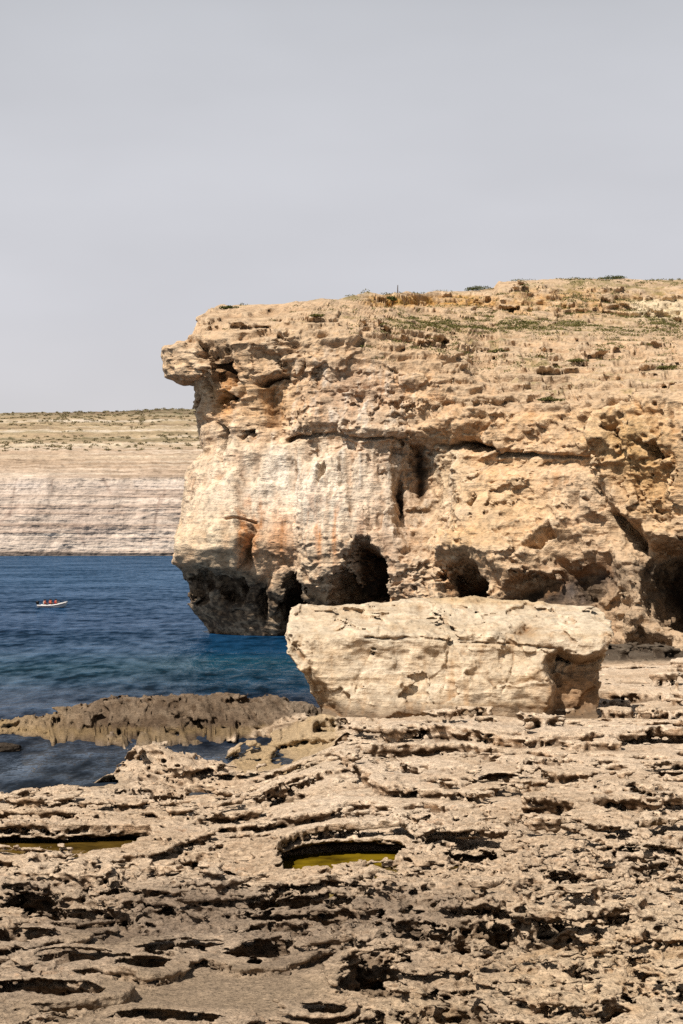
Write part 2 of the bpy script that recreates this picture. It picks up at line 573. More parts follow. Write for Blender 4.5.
#: broad forms of the face: outline, height in metres (+ stands out), softness in metres
RELIEF = [
    ([(452, 462), (520, 470), (604, 462), (612, 520), (566, 545), (520, 590), (470, 566), (436, 560), (455, 510)], 2.6, 1.6),
    ([(590, 430), (612, 402), (760, 396), (780, 560), (690, 552), (652, 546), (614, 508), (598, 470)], 3.2, 1.2),
    ([(404, 440), (432, 448), (440, 500), (428, 556), (400, 560), (392, 500)], -1.7, 1.6),
    ([(556, 556), (610, 552), (636, 600), (620, 650), (570, 640)], -2.6, 1.4),
    ([(612, 545), (646, 552), (648, 600), (640, 640), (606, 620)], 1.2, .8),
    ([(252, 500), (285, 450), (300, 470), (296, 590), (262, 590)], -1.1, 1.2),
    ([(300, 470), (345, 450), (352, 545), (330, 590), (304, 585)], 1.3, 1.4),
    ([(190, 500), (236, 470), (250, 540), (240, 572), (176, 566)], 1.4, 1.2),
    ([(200, 330), (262, 330), (300, 392), (288, 436), (206, 452), (192, 400)], -.9, 1.6),
    ([(404, 350), (470, 352), (500, 400), (470, 438), (420, 430)], 1.2, 1.4),
    ([(300, 330), (392, 330), (400, 432), (300, 430)], .9, 1.6),
]
for poly, hgt_, soft in RELIEF:
    d = poly_sdf(bPX + wx * .5 + wx2 * .5, bPY + wy * .5 + wy2 * .5, poly) * mpp
    carve = carve - hgt_ * sstep(soft * .5, -soft, d) * fr


def blob(px, py, x, y, rx, ry):
    return np.exp(-(((px - x) / rx) ** 2 + ((py - y) / ry) ** 2))


#: pitted zones
pit = np.zeros((NS, NTT))
for (x, y, rx, ry, s) in [(640, 470, 55, 60, 1.0), (215, 390, 30, 40, .9), (270, 360, 50, 30, .6), (225, 595, 60, 18, .7), (600, 580, 60, 40, .8),
                          (330, 580, 50, 30, .5), (370, 380, 50, 30, .5), (480, 560, 60, 40, .4), (440, 400, 40, 30, .4), (415, 530, 30, 50, .4)]:
    pit = np.maximum(pit, s * blob(bPX, bPY, x, y, rx, ry))
smoothw = np.maximum(np.clip(1.7 * blob(bPX, bPY, 295, 497, 110, 50), 0, 1) * sstep(436, 446, bPY), blob(bPX, bPY, 570, 490, 45, 45) * 0.7) * fr    # flowstone wall: smoother
streak_zone = smoothw

ws = np.concatenate([np.linspace(-17, -6.2, 10), np.linspace(-5.6, 3.4, 28)])
arcw = np.interp(np.arange(NS), [0, NBK + NA, NBK + NA + 90], [.4, .5, 1])
exw = np.ones(NTT); exw[NT - 4:] = .3
topw = np.clip(.75 / (blur2(np.abs(np.gradient(P0[..., 1], axis=1)), 6, 3) + .05), .2, 1) * exw[None, :]
fld = np.empty((NS, NTT, len(ws)), dtype=f32)
SL = 60
for s0 in range(0, NS, SL):
    s1 = min(NS, s0 + SL)
    P = (P0[s0:s1, :, None, :] + Nn[s0:s1, :, None, :] * ws[None, None, :, None])
    need = ((ws[None, None, :] + carve[s0:s1, :, None]) > -5.2) | (caveneg[s0:s1, :, None] < 3.2)
    nf = noise_fields(P[need], {
        'big': ('noise', (0.085, 0.085, 0.07), 5, 3, 0.5),
        'med': ('noise', (0.36, 0.36, 0.32), 6, 5, 0.58),
        'mid': ('noise', (0.17, 0.17, 0.15), 16, 2, 0.5),
        'wl': ('noise', (0.30, 0.10, 0.4), 17, 1, 0.5), 'blt': ('cells', (0.24, 0.07, 0.25), 26, 0, 0.5),
        'str': ('noise', (0.07, 0.07, 0.85), 7, 4, 0.6),
        'ver': ('noise', (0.55, 0.55, 0.06), 8, 3, 0.5),
        'cav': ('noise', (0.55, 0.55, 0.75), 9, 2, 0.5),
        'blk': ('cells', (0.24, 0.24, 0.30), 18, 0, 0.9), 'bls': ('cells', (0.8, 0.55, 1.0), 19, 0, 0.7),
        'vor': ('voronoi', (0.20, 0.20, 0.26), 10, 1.5, 0.5)})
    g = {}
    for k, v in nf.items():
        g[k] = np.zeros(need.shape, dtype=f32)
        g[k][need] = v
    pz = pit[s0:s1, :, None]
    up = upm[s0:s1, :, None]; sw = smoothw[s0:s1, :, None]
    rid = 0.30 - np.abs(g['mid'])                       # sharp ribs between scooped hollows
    rg = np.clip(.45 + .75 * pz, 0, 1)            # broad faces between broken zones
    face = ((1.15 - 0.75 * sw) * g['med'] * rg + (0.95 - 0.8 * sw) * g['blk'] * rg + (0.30 - 0.22 * sw) * g['bls'] + (2.2 - 1.0 * sw) * rid * (.3 + .7 * rg) + (0.42 - 0.38 * sw) * g['str']
            - 2.2 * (g['vor'] - 0.45) * (1 - 0.9 * sw) * rg + 1.7 * g['ver'] * sw)
    tw = topw[s0:s1, :, None]
    top = (0.9 * g['wl'] + 0.7 * (g['blt'] - .5)) * tw + .22 * (g['bls'] - .5) * np.clip(tw * 2 - 1, 0, 1)
    det = (3.4 * g['big'] * (1 - 0.6 * up) + face * (1 - up)) * arcw[s0:s1, None, None] + top * up
    ph = P[..., 2] / 1.5 + 1.2 * g['big'] + 0.5 * g['wl']
    saw = ph - np.floor(ph)
    saw = np.where(saw < 0.82, saw / 0.82, (1 - saw) / 0.18) - 0.5
    det = det + saw * (0.10 * (1 - sw) * (1 - up) + 0.8 * up * topw[s0:s1, :, None])
    f = ws[None, None, :] + carve[s0:s1, :, None] - det
    cav = (g['cav'] + 0.30 * g['med'] - (0.60 - 0.42 * pz)) * 1.3 - 3.0 * up - 1.5 * sw
    cav = np.where(ws[None, None, :] + carve[s0:s1, :, None] > -4.0, cav, -1)
    f = smax(f, cav, 0.15)
    cvn = caveneg[s0:s1, :, None] + 0.7 * g['med'] + 0.6 * (g['blk'] - .5) + 0.35 * g['big'] + 0.25 * (g['bls'] - .5)
    cvn = smax(cvn - .25 + np.clip(-ws[None, None, :] - 3, 0, 20) * .10, -(ws[None, None, :] + cavdep[s0:s1, :, None] * .62 + 2.5 * g['big'] + 1.5 * g['med']), .4)
    f = smax(f, -cvn, 0.12)
    fld[s0:s1] = f
fld[:, :, 0] = -1
fld[:, :, -1] = 1
V, Q = surface_nets(fld)
del fld
V, Q = drop_islands(V, Q, 4000)
cb = bilin(P0, V[:, 0], V[:, 1]); cn = bilin(Nn, V[:, 0], V[:, 1])
CVN = V[:, :2].copy()
wv = np.interp(V[:, 2], np.arange(len(ws)), ws)
W = cb + cn * wv[:, None]
nrm = vertex_normals(W, Q)
vpx = CX + W[:, 0] * F / W[:, 1]; vpy = HOR - (W[:, 2] - CAMZ) * F / W[:, 1]
cf = noise_fields(W, {'l': ('noise', (0.05, 0.05, 0.05), 21, 4, 0.6), 'm': ('noise', (0.3, 0.3, 0.3), 22, 5, 0.65), 's': ('noise', (0.02, 0.02, 0.6), 23, 5, 0.6),
                      'v': ('noise', (0.8, 0.8, 0.05), 24, 4, 0.6), 'f': ('noise', (1.6, 1.6, 1.6), 25, 4, 0.6)})
hl = hollows(W, Q, nrm, 10)
c = np.tile(lin(214, 180, 142), (len(W), 1))
c = mixc(c, lin(228, 205, 176), np.clip(0.5 + 1.6 * cf['l'], 0, 1) * 0.7)
c = mixc(c, lin(190, 130, 72), np.clip(cf['m'] * 2.4 - 0.1, 0, 1) * 0.7)
c = mixc(c, lin(168, 120, 76), np.clip(cf['l'] * 2.4 - .35, 0, 1) * .5)
c = mixc(c, lin(205, 160, 105), np.clip(cf['s'] * 2.5, 0, 1) * 0.4)
vfr = sstep(0.2, 0.6, bilin(upm, CVN[:, 0], CVN[:, 1]))
wob = cf['l'] * 14
# (x, y, rx, ry, colour, strength)
for (x, y, rx, ry, colr, s) in [
    (300, 495, 100, 50, (240, 224, 202), .9), (230, 545, 45, 30, (226, 203, 168), .6), (350, 385, 45, 45, (186, 158, 138), .55), (330, 345, 50, 25, (206, 172, 130), .4),
    (222, 400, 14, 18, (205, 135, 55), .75), (226, 372, 14, 16, (190, 128, 62), .6), (250, 548, 9, 22, (196, 124, 58), .8), (281, 540, 14, 32, (208, 142, 88), .65),
    (440, 470, 28, 40, (214, 190, 155), .5), (410, 470, 20, 40, (150, 132, 118), .5), (640, 480, 40, 50, (196, 146, 76), .65), (620, 440, 40, 40, (206, 164, 100), .5),
    (590, 500, 45, 40, (216, 190, 160), .6), (500, 500, 50, 40, (224, 188, 142), .5), (420, 340, 60, 25, (216, 170, 118), .4), (270, 400, 30, 30, (212, 158, 96), .5),
    (390, 560, 30, 40, (170, 140, 118), .5), (460, 540, 30, 25, (214, 172, 118), .4), (530, 590, 30, 20, (176, 128, 80), .5)]:
    c = mixc(c, lin(*colr), s * blob(vpx + wob, vpy + wob * 0.6, x, y, rx, ry))
# flowstone streaks on the lower wall
zone = np.maximum(blob(vpx, vpy, 330, 480, 110, 70), 0.8 * blob(vpx, vpy, 350, 400, 70, 50))
c = mixc(c, lin(242, 232, 216), zone * np.clip(cf['v'] * 3.6, 0, 1) * 0.75)
c = mixc(c, lin(182, 140, 104), zone * np.clip(-cf['v'] * 3.6 - 0.3, 0, 1) * 0.6)
c = mixc(c, lin(200, 132, 70), .85 * np.clip(cf['v'] * 3.4 + cf['l'] * 2 - .2, 0, 1) * np.exp(-((vpy - 530) / 40) ** 2) * sstep(215, 240, vpx) * sstep(400, 330, vpx))
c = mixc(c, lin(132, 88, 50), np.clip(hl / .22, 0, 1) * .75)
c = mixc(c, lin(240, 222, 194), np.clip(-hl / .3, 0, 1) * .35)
# dark damp rock above the water and grey rock beside the big opening
zdark = np.interp(vpx, [150, 200, 245, 285, 320, 420, 520, 640, 760], [9.6, 9.0, 8.2, 6.8, 4.2, 3.2, 5.0, 9.5, 11.0])
dk = sstep(0.8, -0.8, W[:, 2] - zdark + cf['m'] * 3.0 + cf['l'] * 2) * (1 - vfr)
c = mixc(c, lin(60, 52, 45), dk * 0.95 * np.clip(0.80 + 1.3 * cf['f'] + .8 * cf['m'], 0.35, 1))
c = mixc(c, lin(84, 76, 72), 0.95 * np.clip(1.6 * blob(vpx + wob, vpy + wob, 592, 595, 40, 36), 0, 1) * np.clip(0.7 + cf['m'] * 2, 0, 1))
c = mixc(c, lin(60, 52, 46), 0.7 * blob(vpx + wob, vpy + wob, 660, 610, 40, 40) * np.clip(0.7 + cf['m'] * 2, 0, 1))
# hollows hold iron stained rock, their depths painted near black as cave shade
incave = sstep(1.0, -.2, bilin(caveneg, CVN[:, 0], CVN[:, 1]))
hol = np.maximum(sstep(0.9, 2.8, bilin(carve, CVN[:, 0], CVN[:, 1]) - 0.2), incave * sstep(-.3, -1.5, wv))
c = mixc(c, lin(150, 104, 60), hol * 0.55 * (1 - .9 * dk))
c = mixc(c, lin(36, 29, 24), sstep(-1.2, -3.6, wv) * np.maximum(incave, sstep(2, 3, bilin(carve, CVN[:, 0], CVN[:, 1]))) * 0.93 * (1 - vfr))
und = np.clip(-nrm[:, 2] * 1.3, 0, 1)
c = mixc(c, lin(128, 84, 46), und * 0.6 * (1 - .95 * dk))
# the top: paler blocks, ochre soil scarp, green tinge
c = mixc(c, lin(206, 178, 146), vfr * 0.6)
c = mixc(c, lin(168, 132, 92), vfr * np.clip(cf['f'] * 1.8, 0, 1) * 0.55)
sc_ = sstep(294, 298, vpy) * sstep(309, 304, vpy) * sstep(355, 375, vpx) * sstep(505, 490, vpx)
c = mixc(c, lin(206, 152, 70), sc_ * 0.8 * np.clip(0.7 + cf['m'] * 2, 0, 1))
sc2 = sstep(285, 292, vpy) * sstep(318, 312, vpy) * sstep(495, 510, vpx) * np.clip(cf['m'] * 2.5 + .35, 0, 1)
c = mixc(c, lin(202, 156, 92), sc2 * 0.6)
tr = sstep(616, 640, vpx) * sstep(296, 302, vpy) * sstep(322, 314, vpy)
c = mixc(c, lin(236, 214, 178), tr * 0.85)
band = sstep(312, 320, vpy + wob * .3) * sstep(340, 330, vpy + wob * .3) * sstep(380, 400, vpx) * vfr
gr = np.clip((cf['m'] + cf['f'] * 0.6) * 2.2 + 0.1, 0, 1)
c = mixc(c, lin(122, 116, 66), band * gr * 0.75)
gr2 = np.clip((cf['l'] * 1.5 + cf['m'] + cf['f'] * .6) * 2.5 - 0.45, 0, 1) * vfr * np.clip(nrm[:, 2] * 2 - 0.6, 0, 1)
c = mixc(c, lin(118, 112, 62), gr2 * 0.7)
c *= np.clip(1 + 0.35 * cf['f'] + .25 * cf['m'], 0.5, 1.35)[:, None] * np.interp(vfr, [0, 1], [1.06, .98])[:, None]
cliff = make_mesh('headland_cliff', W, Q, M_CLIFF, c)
tag(cliff, 'tall tan limestone headland with caves at its foot, rising from the sea', kind='structure')
CLIFF = (P0, Nn, bPX, bPY)
cliff_pts = W[vfr > 0.4]; cliff_nrm = nrm[vfr > 0.4]; cpx = vpx[vfr > 0.4]; cpy = vpy[vfr > 0.4]

# ================================================================= far cliff
ncol, nrow = 520, 330
pxs = np.linspace(-220, 330, ncol)
sky_r = np.interp(pxs, [-220, 0, 60, 120, 160, 190, 330], [418, 413, 412, 411.5, 409.5, 409.5, 404])
tt = np.linspace(0, 1, nrow)
rows = 562 + (sky_r[:, None] - 562) * tt[None, :]
Dp = np.interp(tt, [0, .10, .40, .56, .62, .70, .80, .9, 1.0], [1300, 1302, 1312, 1322, 1345, 1372, 1450, 1570, 1720])
FP = np.stack([(pxs[:, None] - CX) * Dp[None, :] / F, np.broadcast_to(Dp[None, :], rows.shape).copy(), CAMZ + (HOR - rows) * Dp[None, :] / F], -1)
nf = noise_fields(FP.reshape(-1, 3), {
    'big': ('noise', (0.006, 0.003, 0.004), 31, 4, 0.55), 'med': ('noise', (0.03, 0.02, 0.03), 32, 5, 0.6), 'str': ('noise', (0.003, 0.0015, 0.26), 33, 5, 0.7),
    'gul': ('noise', (0.045, 0.002, 0.006), 34, 4, 0.55), 'fin': ('noise', (0.12, 0.06, 0.3), 35, 5, 0.6), 'dia': ('noise', (0.02, 0.01, 0.02), 36, 3, 0.6)})
g = {k: v.reshape(ncol, nrow) for k, v in nf.items()}
steep = (tt < 0.6)[None, :] * 1.0
FP[..., 1] -= (28 * g['big'] + 4.5 * g['med'] + 1.8 * g['str'] + 2 * g['gul'] + 1.4 * g['fin']) * (0.6 + 0.4 * steep)
FP[..., 2] += (1 - steep) * (2.5 * g['med'] + 1.5 * g['fin'])
extra = FP[:, -1:].copy() + np.array([0, 200, -6.0])
FP = np.concatenate([FP, extra], 1)
g = {k: np.concatenate([v, v[:, -1:]], 1) for k, v in g.items()}
rowsx = np.concatenate([rows, rows[:, -1:]], 1)
r = (rowsx + 2.5 * g['big'] * 1.6 + 1.0 * g['med']).ravel()
pxf = np.repeat(pxs, nrow + 1)
gk = {k: v.ravel() for k, v in g.items()}
c = np.tile(lin(210, 190, 172), (len(r), 1))
c = mixc(c, lin(198, 172, 144), sstep(500, 455, r) * 0.9)
c = mixc(c, lin(200, 176, 140), sstep(452, 436, r) * 0.9)
c = mixc(c, lin(188, 166, 130), sstep(436, 424, r) * 0.8)
c = mixc(c, lin(142, 132, 104), sstep(418, 412, r) * 0.8)
c = mixc(c, lin(166, 138, 118), np.clip(gk['str'] * 2.6 + gk['fin'] * .5, 0, 1) * 0.8 * (r < 478) + np.clip(gk['str'] * 2.4 + gk['med'], 0, 1) * 0.4 * (r >= 478))
c = mixc(c, lin(122, 104, 80), np.clip(gk['str'] * 4 + gk['fin'] * 1.5 - .25, 0, 1) * .75 * (r < 480))
c = mixc(c, lin(232, 216, 190), np.clip(-gk['str'] * 4 + gk['dia'] - .3, 0, 1) * .8 * (r < 480))
c = mixc(c, lin(232, 216, 198), np.clip(-gk['str'] * 2.8 + gk['fin'] * .4, 0, 1) * 0.7)
for row, hw, colr, s in [(440, 2.0, (126, 118, 86), .7), (433, 1.6, (140, 128, 92), .5), (446, 1.6, (224, 208, 180), .7), (457, 2.0, (220, 200, 172), .5), (464, 1.5, (150, 124, 98), .5), (474, 1.2, (160, 134, 108), .45),
                         (512, 5, (182, 154, 134), .5), (527, 3, (186, 160, 140), .4), (486, 7, (220, 206, 194), .6)]:
    c = mixc(c, lin(*colr), s * np.exp(-((r - row) / hw) ** 2) * np.clip(0.75 + gk['med'] * 2, 0, 1))
for (x0, y0, x1, y1, wd, s) in [(160, 495, 150, 545, 2.0, .55), (165, 490, 158, 510, 2, .5), (52, 480, 52, 492, 1.5, .5), (102, 478, 110, 492, 2, .5), (20, 505, 0, 525, 3, .5), (75, 525, 85, 545, 2.5, .4), (17, 480, 10, 520, 2, .35)]:
    c = mixc(c, lin(150, 124, 110), s * sstep(wd, 0, line_dist(pxf + gk['fin'] * 2, r, [(x0, y0), (x1, y1)])))
c = mixc(c, lin(176, 152, 138), 0.5 * np.clip(gk['dia'] * 3 - .2, 0, 1) * sstep(500, 506, r) * sstep(545, 530, r))
c = mixc(c, lin(150, 124, 104), .45 * np.clip(gk['str'] * 5 - .2, 0, 1) * (r >= 478))
c = mixc(c, lin(104, 92, 84), 0.85 * sstep(551.5, 553.5, r + gk['fin']))
sp = np.clip((gk['fin'] + gk['med'] * .6) * 4 - .9, 0, 1) * sstep(445, 440, r)
c = mixc(c, lin(98, 98, 64), sp * .75)
c *= np.interp(r, [405, 440, 475, 490], [.86, .92, .96, 1.0])[:, None] * np.clip(1 + .3 * gk['fin'], .6, 1.3)[:, None]
far = make_mesh('far_cliff', FP.reshape(-1, 3), grid_quads(ncol, nrow + 1)[:, ::-1], M_FAR, c)
tag(far, 'distant pale banded sea cliff with scrubby plateau across the bay', kind='structure')

# ============================================================ rock terraces
def zb_of(px, Y):
    right = np.interp(Y, [18, 28, 45, 60, 80, 94, 100, 110, 118, 128, 141, 157, 175, 192, 230], [3.9, 3.45, 2.9, 2.5, 2.0, 1.4, .75, .6, .95, .9, .85, .75, .55, .4, .2])
    left = np.interp(Y, [18, 28, 45, 55, 66, 76, 90, 118, 135, 230], [3.9, 3.45, 2.7, 2.2, 1.4, 0.45, 0.1, 0.1, -1.6, -1.6])
    return left + (right - left) * sstep(230, 345, px)


Ys = np.linspace(20, 230, 6000)
pyr = HOR + (CAMZ - zb_of(np.full(6000, 400.0), Ys)) * F / Ys
NU, NV = 610, 540
rowsv = np.linspace(1088, 640, NV)
YV = np.interp(-rowsv, -pyr, Ys)
TX = np.linspace(-0.285, 0.285, NU)
gx = TX[:, None] * YV[None, :]; gy = np.broadcast_to(YV[None, :], gx.shape)
npx = CX + TX * F
z0 = zb_of(np.broadcast_to(npx[:, None], gx.shape), gy)
nPX = np.broadcast_to(npx[:, None], gx.shape)


def wpoly(pts, z):
    return [ground(a, b, z) for a, b in pts]


n2 = noise_fields(np.stack([gx, gy, gx * 0], -1).reshape(-1, 3), {
    'wa': ('noise', (0.22, 0.22, 1), 41, 4, 0.6), 'wb': ('noise', (0.22, 0.22, 1), 42, 4, 0.6),
    'h1': ('noise', (0.13, 0.13, 1), 43, 2, 0.5), 'h2': ('noise', (0.42, 0.42, 1), 44, 3, 0.55), 'dip': ('noise', (0.30, 0.30, 1), 45, 3, 0.5), 'reg': ('noise', (0.09, 0.09, 1), 46, 2, 0.5)})
n2 = {k: v.reshape(NU, NV) for k, v in n2.items()}
wgx = gx + n2['wa'] * 1.6; wgy = gy + n2['wb'] * 2.2
# water inlet behind the left part of the terrace, and the open sea
INLET = wpoly([(-260, 752), (0, 752), (66, 750), (120, 751), (175, 750), (222, 746), (236, 752), (215, 760), (160, 768), (100, 776), (55, 786), (20, 797), (0, 803), (-260, 850)], 0)
d_in = poly_sdf(wgx * .5 + gx * .5, wgy * .5 + gy * .5, INLET)
# low ledge between the inlet and the sea
LEDGE = wpoly([(-12, 748), (20, 751), (66, 748), (120, 748), (175, 747), (225, 744), (262, 734), (300, 728), (340, 722), (345, 700)], 0) + \
        [ground(340, 692, 1.5), ground(250, 692, 1.6), ground(180, 693, 1.6), ground(120, 697, 1.5), ground(60, 709, 0.9), ground(20, 717, 0.3), ground(-8, 722, 0)]
d_le = poly_sdf(wgx * .4 + gx * .6, wgy * .3 + gy * .7, LEDGE)
SEA = [ground(-260, 850, 0), ground(-260, 752, 0), ground(-10, 750, 0)] + LEDGE[::-1][:7] + [ground(345, 690, 0.5), ground(430, 690, .5), ground(590, 682, .8), (24, 260), (-120, 260)]
d_se = poly_sdf(gx, gy, SEA)
zt = z0.copy()
# the channel: a smooth slope from the boulder's foot down to the inlet
CHAN = wpoly([(228, 750), (262, 733), (318, 722), (336, 724), (336, 752), (330, 768), (262, 772), (235, 762)], 0.5)
d_ch = poly_sdf(wgx * .25 + gx * .75, wgy * .25 + gy * .75, CHAN)
chz = 0.15 + 0.9 * sstep(0, 1, np.clip((nPX - 225) / 115, 0, 1)) * np.clip((gy - 72) / 22, 0.4, 1.2)
zt = zt + (chz - zt) * sstep(0.5, -0.3, d_ch)
ledz = np.clip(0.25 + (-d_le) * 0.42, -1, 2.1) * np.interp(nPX, [-30, 60, 120, 400], [0.55, 0.75, 1.0, 1.0])
isle = sstep(0.4, -0.4, d_le)
zt = zt + (ledz - zt) * isle
zt = np.where((d_le > 0.2), zt + (-2.2 - zt) * sstep(0.9, -0.9, d_in), zt)
zt = np.where((d_le > 0.2), zt + (-2.2 - zt) * sstep(1.0, -1.5, d_se), zt)
# the slab shore right of the boulder
HUMP = ground(140, 762, .8)
zt = zt + 0.95 * np.exp(-((gx - HUMP[0]) / 1.9) ** 2 - ((gy - HUMP[1]) / 3.5) ** 2)
zbase = blur2(zt, 4, 4)

# pools: outline of the opening at its rim, level of the water below the rim
POOLS = [
    ('tide_pool', [(-60, 833), (60, 832), (112, 829), (146, 829), (150, 838), (126, 853), (96, 861), (40, 862), (-60, 866)], 0.42),
    ('tide_pool', [(281, 846), (300, 842), (350, 838), (398, 838), (407, 848), (402, 862), (392, 878), (335, 885), (288, 880)], 0.55),
    ('tide_pool', [(434, 866), (458, 858), (496, 857), (503, 868), (494, 878), (448, 876)], 0.42),
    ('tide_pool', [(640, 838), (664, 834), (720, 833), (720, 846), (668, 848), (646, 846)], 0.42),
]
pool_d = np.full(gx.shape, 50.0); pool_depth = np.zeros(gx.shape); pool_info = []
for nm, pts, lev in POOLS:
    cxp = np.mean([p[0] for p in pts]); cyp = np.mean([p[1] for p in pts])
    # height of the terrace there
    zz = 2.0
    for _ in range(12):
        zz = float(zb_of(np.array(cxp), np.array((CAMZ - zz) * F / (cyp - HOR))))
    wp = [ground(a, b, zz) for a, b in pts]
    d = poly_sdf(wgx * .25 + gx * .75, wgy * .25 + gy * .75, wp)
    pool_info.append((nm, wp, zz, lev, d))
    pool_d = np.minimum(pool_d, d)

# smooth floor, honeycomb and pitted regions (in picture coordinates of the base)
bpyT = HOR + (CAMZ - zbase) * F / gy
sm = np.zeros(gx.shape)
for (x, y, rx, ry, s) in [(220, 985, 105, 24, 1), (60, 1012, 60, 16, .8), (110, 935, 45, 14, .9), (290, 750, 45, 22, .45), (100, 782, 30, 10, .8), (300, 960, 40, 8, .7)]:
    sm = np.maximum(sm, s * np.clip(2.3 * blob(nPX + n2['wa'] * 30, bpyT + n2['wb'] * 10, x, y, rx, ry) - 0.25, 0, 1))
d_ = poly_sdf(nPX + n2['wa'] * 20, bpyT + n2['wb'] * 6, [(100, 982), (150, 968), (190, 970), (230, 963), (290, 965), (335, 976), (300, 996), (240, 1010), (120, 1012), (80, 1000)])
sm = np.maximum(sm, sstep(3, -4, d_))
hon = np.clip(1.5 * np.maximum(blob(nPX, bpyT, 620, 985, 150, 60), blob(nPX, bpyT, 430, 1010, 70, 22)), 0, 1)
pits = np.clip(1.4 * np.maximum.reduce([blob(nPX, bpyT, 400, 930, 140, 40), blob(nPX, bpyT, 100, 900, 140, 30), blob(nPX, bpyT, 330, 970, 60, 30), blob(nPX, bpyT, 600, 880, 120, 30), 0.7 * blob(nPX, bpyT, 100, 720, 140, 16)]), 0, 1)
edge_chan = 0

rgh = np.clip(0.80 + 1.4 * n2['reg'] + 0.5 * pits + .35 * hon, 0.40, 1.2)
midr = sstep(860, 840, bpyT) * sstep(230, 330, nPX)
rgh = rgh * (1 - 0.30 * midr) * (1 - 0.5 * sstep(90, 100, gy) * sstep(330, 400, nPX))
rgh = np.where(d_le < .2, .85, rgh)
pits = np.clip(pits - .5 * midr, -.5, 1)
#: dark slots and hollows worn into the terrace: (left, right, top, bottom) of the opening
SLOTS = [(48, 108, 946, 962), (127, 173, 956, 969), (-20, 95, 979, 996), (138, 212, 940, 948), (234, 290, 938, 961), (203, 243, 880, 894), (262, 345, 893, 907), (-20, 60, 931, 941),
         (8, 50, 886, 913), (40, 112, 906, 918), (118, 225, 1011, 1026), (300, 331, 999, 1009), (387, 443, 925, 944), (457, 517, 924, 954), (532, 584, 934, 953), (415, 488, 1004, 1026),
         (442, 498, 849, 868), (611, 631, 1001, 1020), (619, 646, 957, 973), (350, 396, 953, 979), (479, 518, 774, 789), (617, 661, 798, 807), (461, 481, 728, 738), (599, 634, 845, 852),
         (72, 121, 776, 789), (170, 194, 762, 774), (212, 254, 775, 782), (560, 590, 905, 914), (640, 690, 893, 902), (560, 580, 770, 778), (380, 402, 770, 778), (330, 350, 728, 748), (520, 545, 905, 918), (655, 690, 770, 780)]
slot_d = np.full(gx.shape, 50.0)
for (a0, a1, b0, b1) in SLOTS:
    zz = 2.0
    for _ in range(12):
        zz = float(zb_of(np.array((a0 + a1) / 2), np.array((CAMZ - zz) * F / ((b0 + b1) / 2 - HOR))))
    pl = [ground((a0 + a1) / 2 + (a1 - a0) / 2 * math.cos(k) , (b0 + b1) / 2 + (b1 - b0) / 2 * math.sin(k), zz) for k in np.linspace(0, 2 * math.pi, 14, endpoint=False)]
    slot_d = np.minimum(slot_d, poly_sdf(wgx * .6 + gx * .4, wgy * .5 + gy * .5, pl))
SLABS = [
    ([(395, 822), (440, 812), (500, 822), (510, 850), (490, 862), (440, 866), (405, 858)], .42),
    ([(340, 882), (420, 874), (520, 882), (570, 905), (560, 922), (470, 918), (400, 915), (340, 905)], .34),
    ([(515, 925), (560, 912), (683, 900), (760, 905), (760, 950), (600, 958), (530, 955)], .38),
    ([(-60, 870), (0, 868), (60, 864), (110, 872), (112, 905), (50, 905), (0, 912), (-60, 905)], .34),
    ([(120, 885), (200, 872), (270, 885), (280, 903), (215, 912), (130, 905)], .28),
    ([(230, 932), (270, 924), (330, 932), (345, 953), (300, 960), (240, 953)], .34),
    ([(340, 728), (420, 722), (520, 728), (600, 724), (760, 722), (760, 745), (560, 752), (430, 750), (345, 752)], .30),
    ([(150, 800), (230, 790), (275, 800), (270, 828), (180, 836), (150, 825)], .28),
    ([(520, 800), (600, 806), (612, 830), (560, 845), (500, 838)], .26),
    ([(-60, 800), (60, 798), (140, 808), (146, 824), (60, 827), (-60, 828)], .32),
    ([(360, 775), (430, 768), (470, 778), (460, 800), (380, 804)], .26),
    ([(470, 975), (560, 968), (683, 975), (760, 985), (760, 1060), (480, 1060), (455, 1005)], .30),
]
slab_d = np.full(gx.shape, 50.0); slab_h = np.zeros(gx.shape)
for pts, hh_ in SLABS:
    mx_, my_ = np.mean([p[0] for p in pts]), np.mean([p[1] for p in pts])
    zz = 2.0
    for _ in range(12):
        zz = float(zb_of(np.array(mx_), np.array((CAMZ - zz) * F / (my_ - HOR))))
    d = poly_sdf(wgx * .5 + gx * .5, wgy * .45 + gy * .55, [ground(a, b, zz) for a, b in pts])
    slab_h = np.where(d < slab_d, hh_, slab_h)
    slab_d = np.minimum(slab_d, d)
cell = 1.32 * gy / F
KLO, KHI = -36, 28
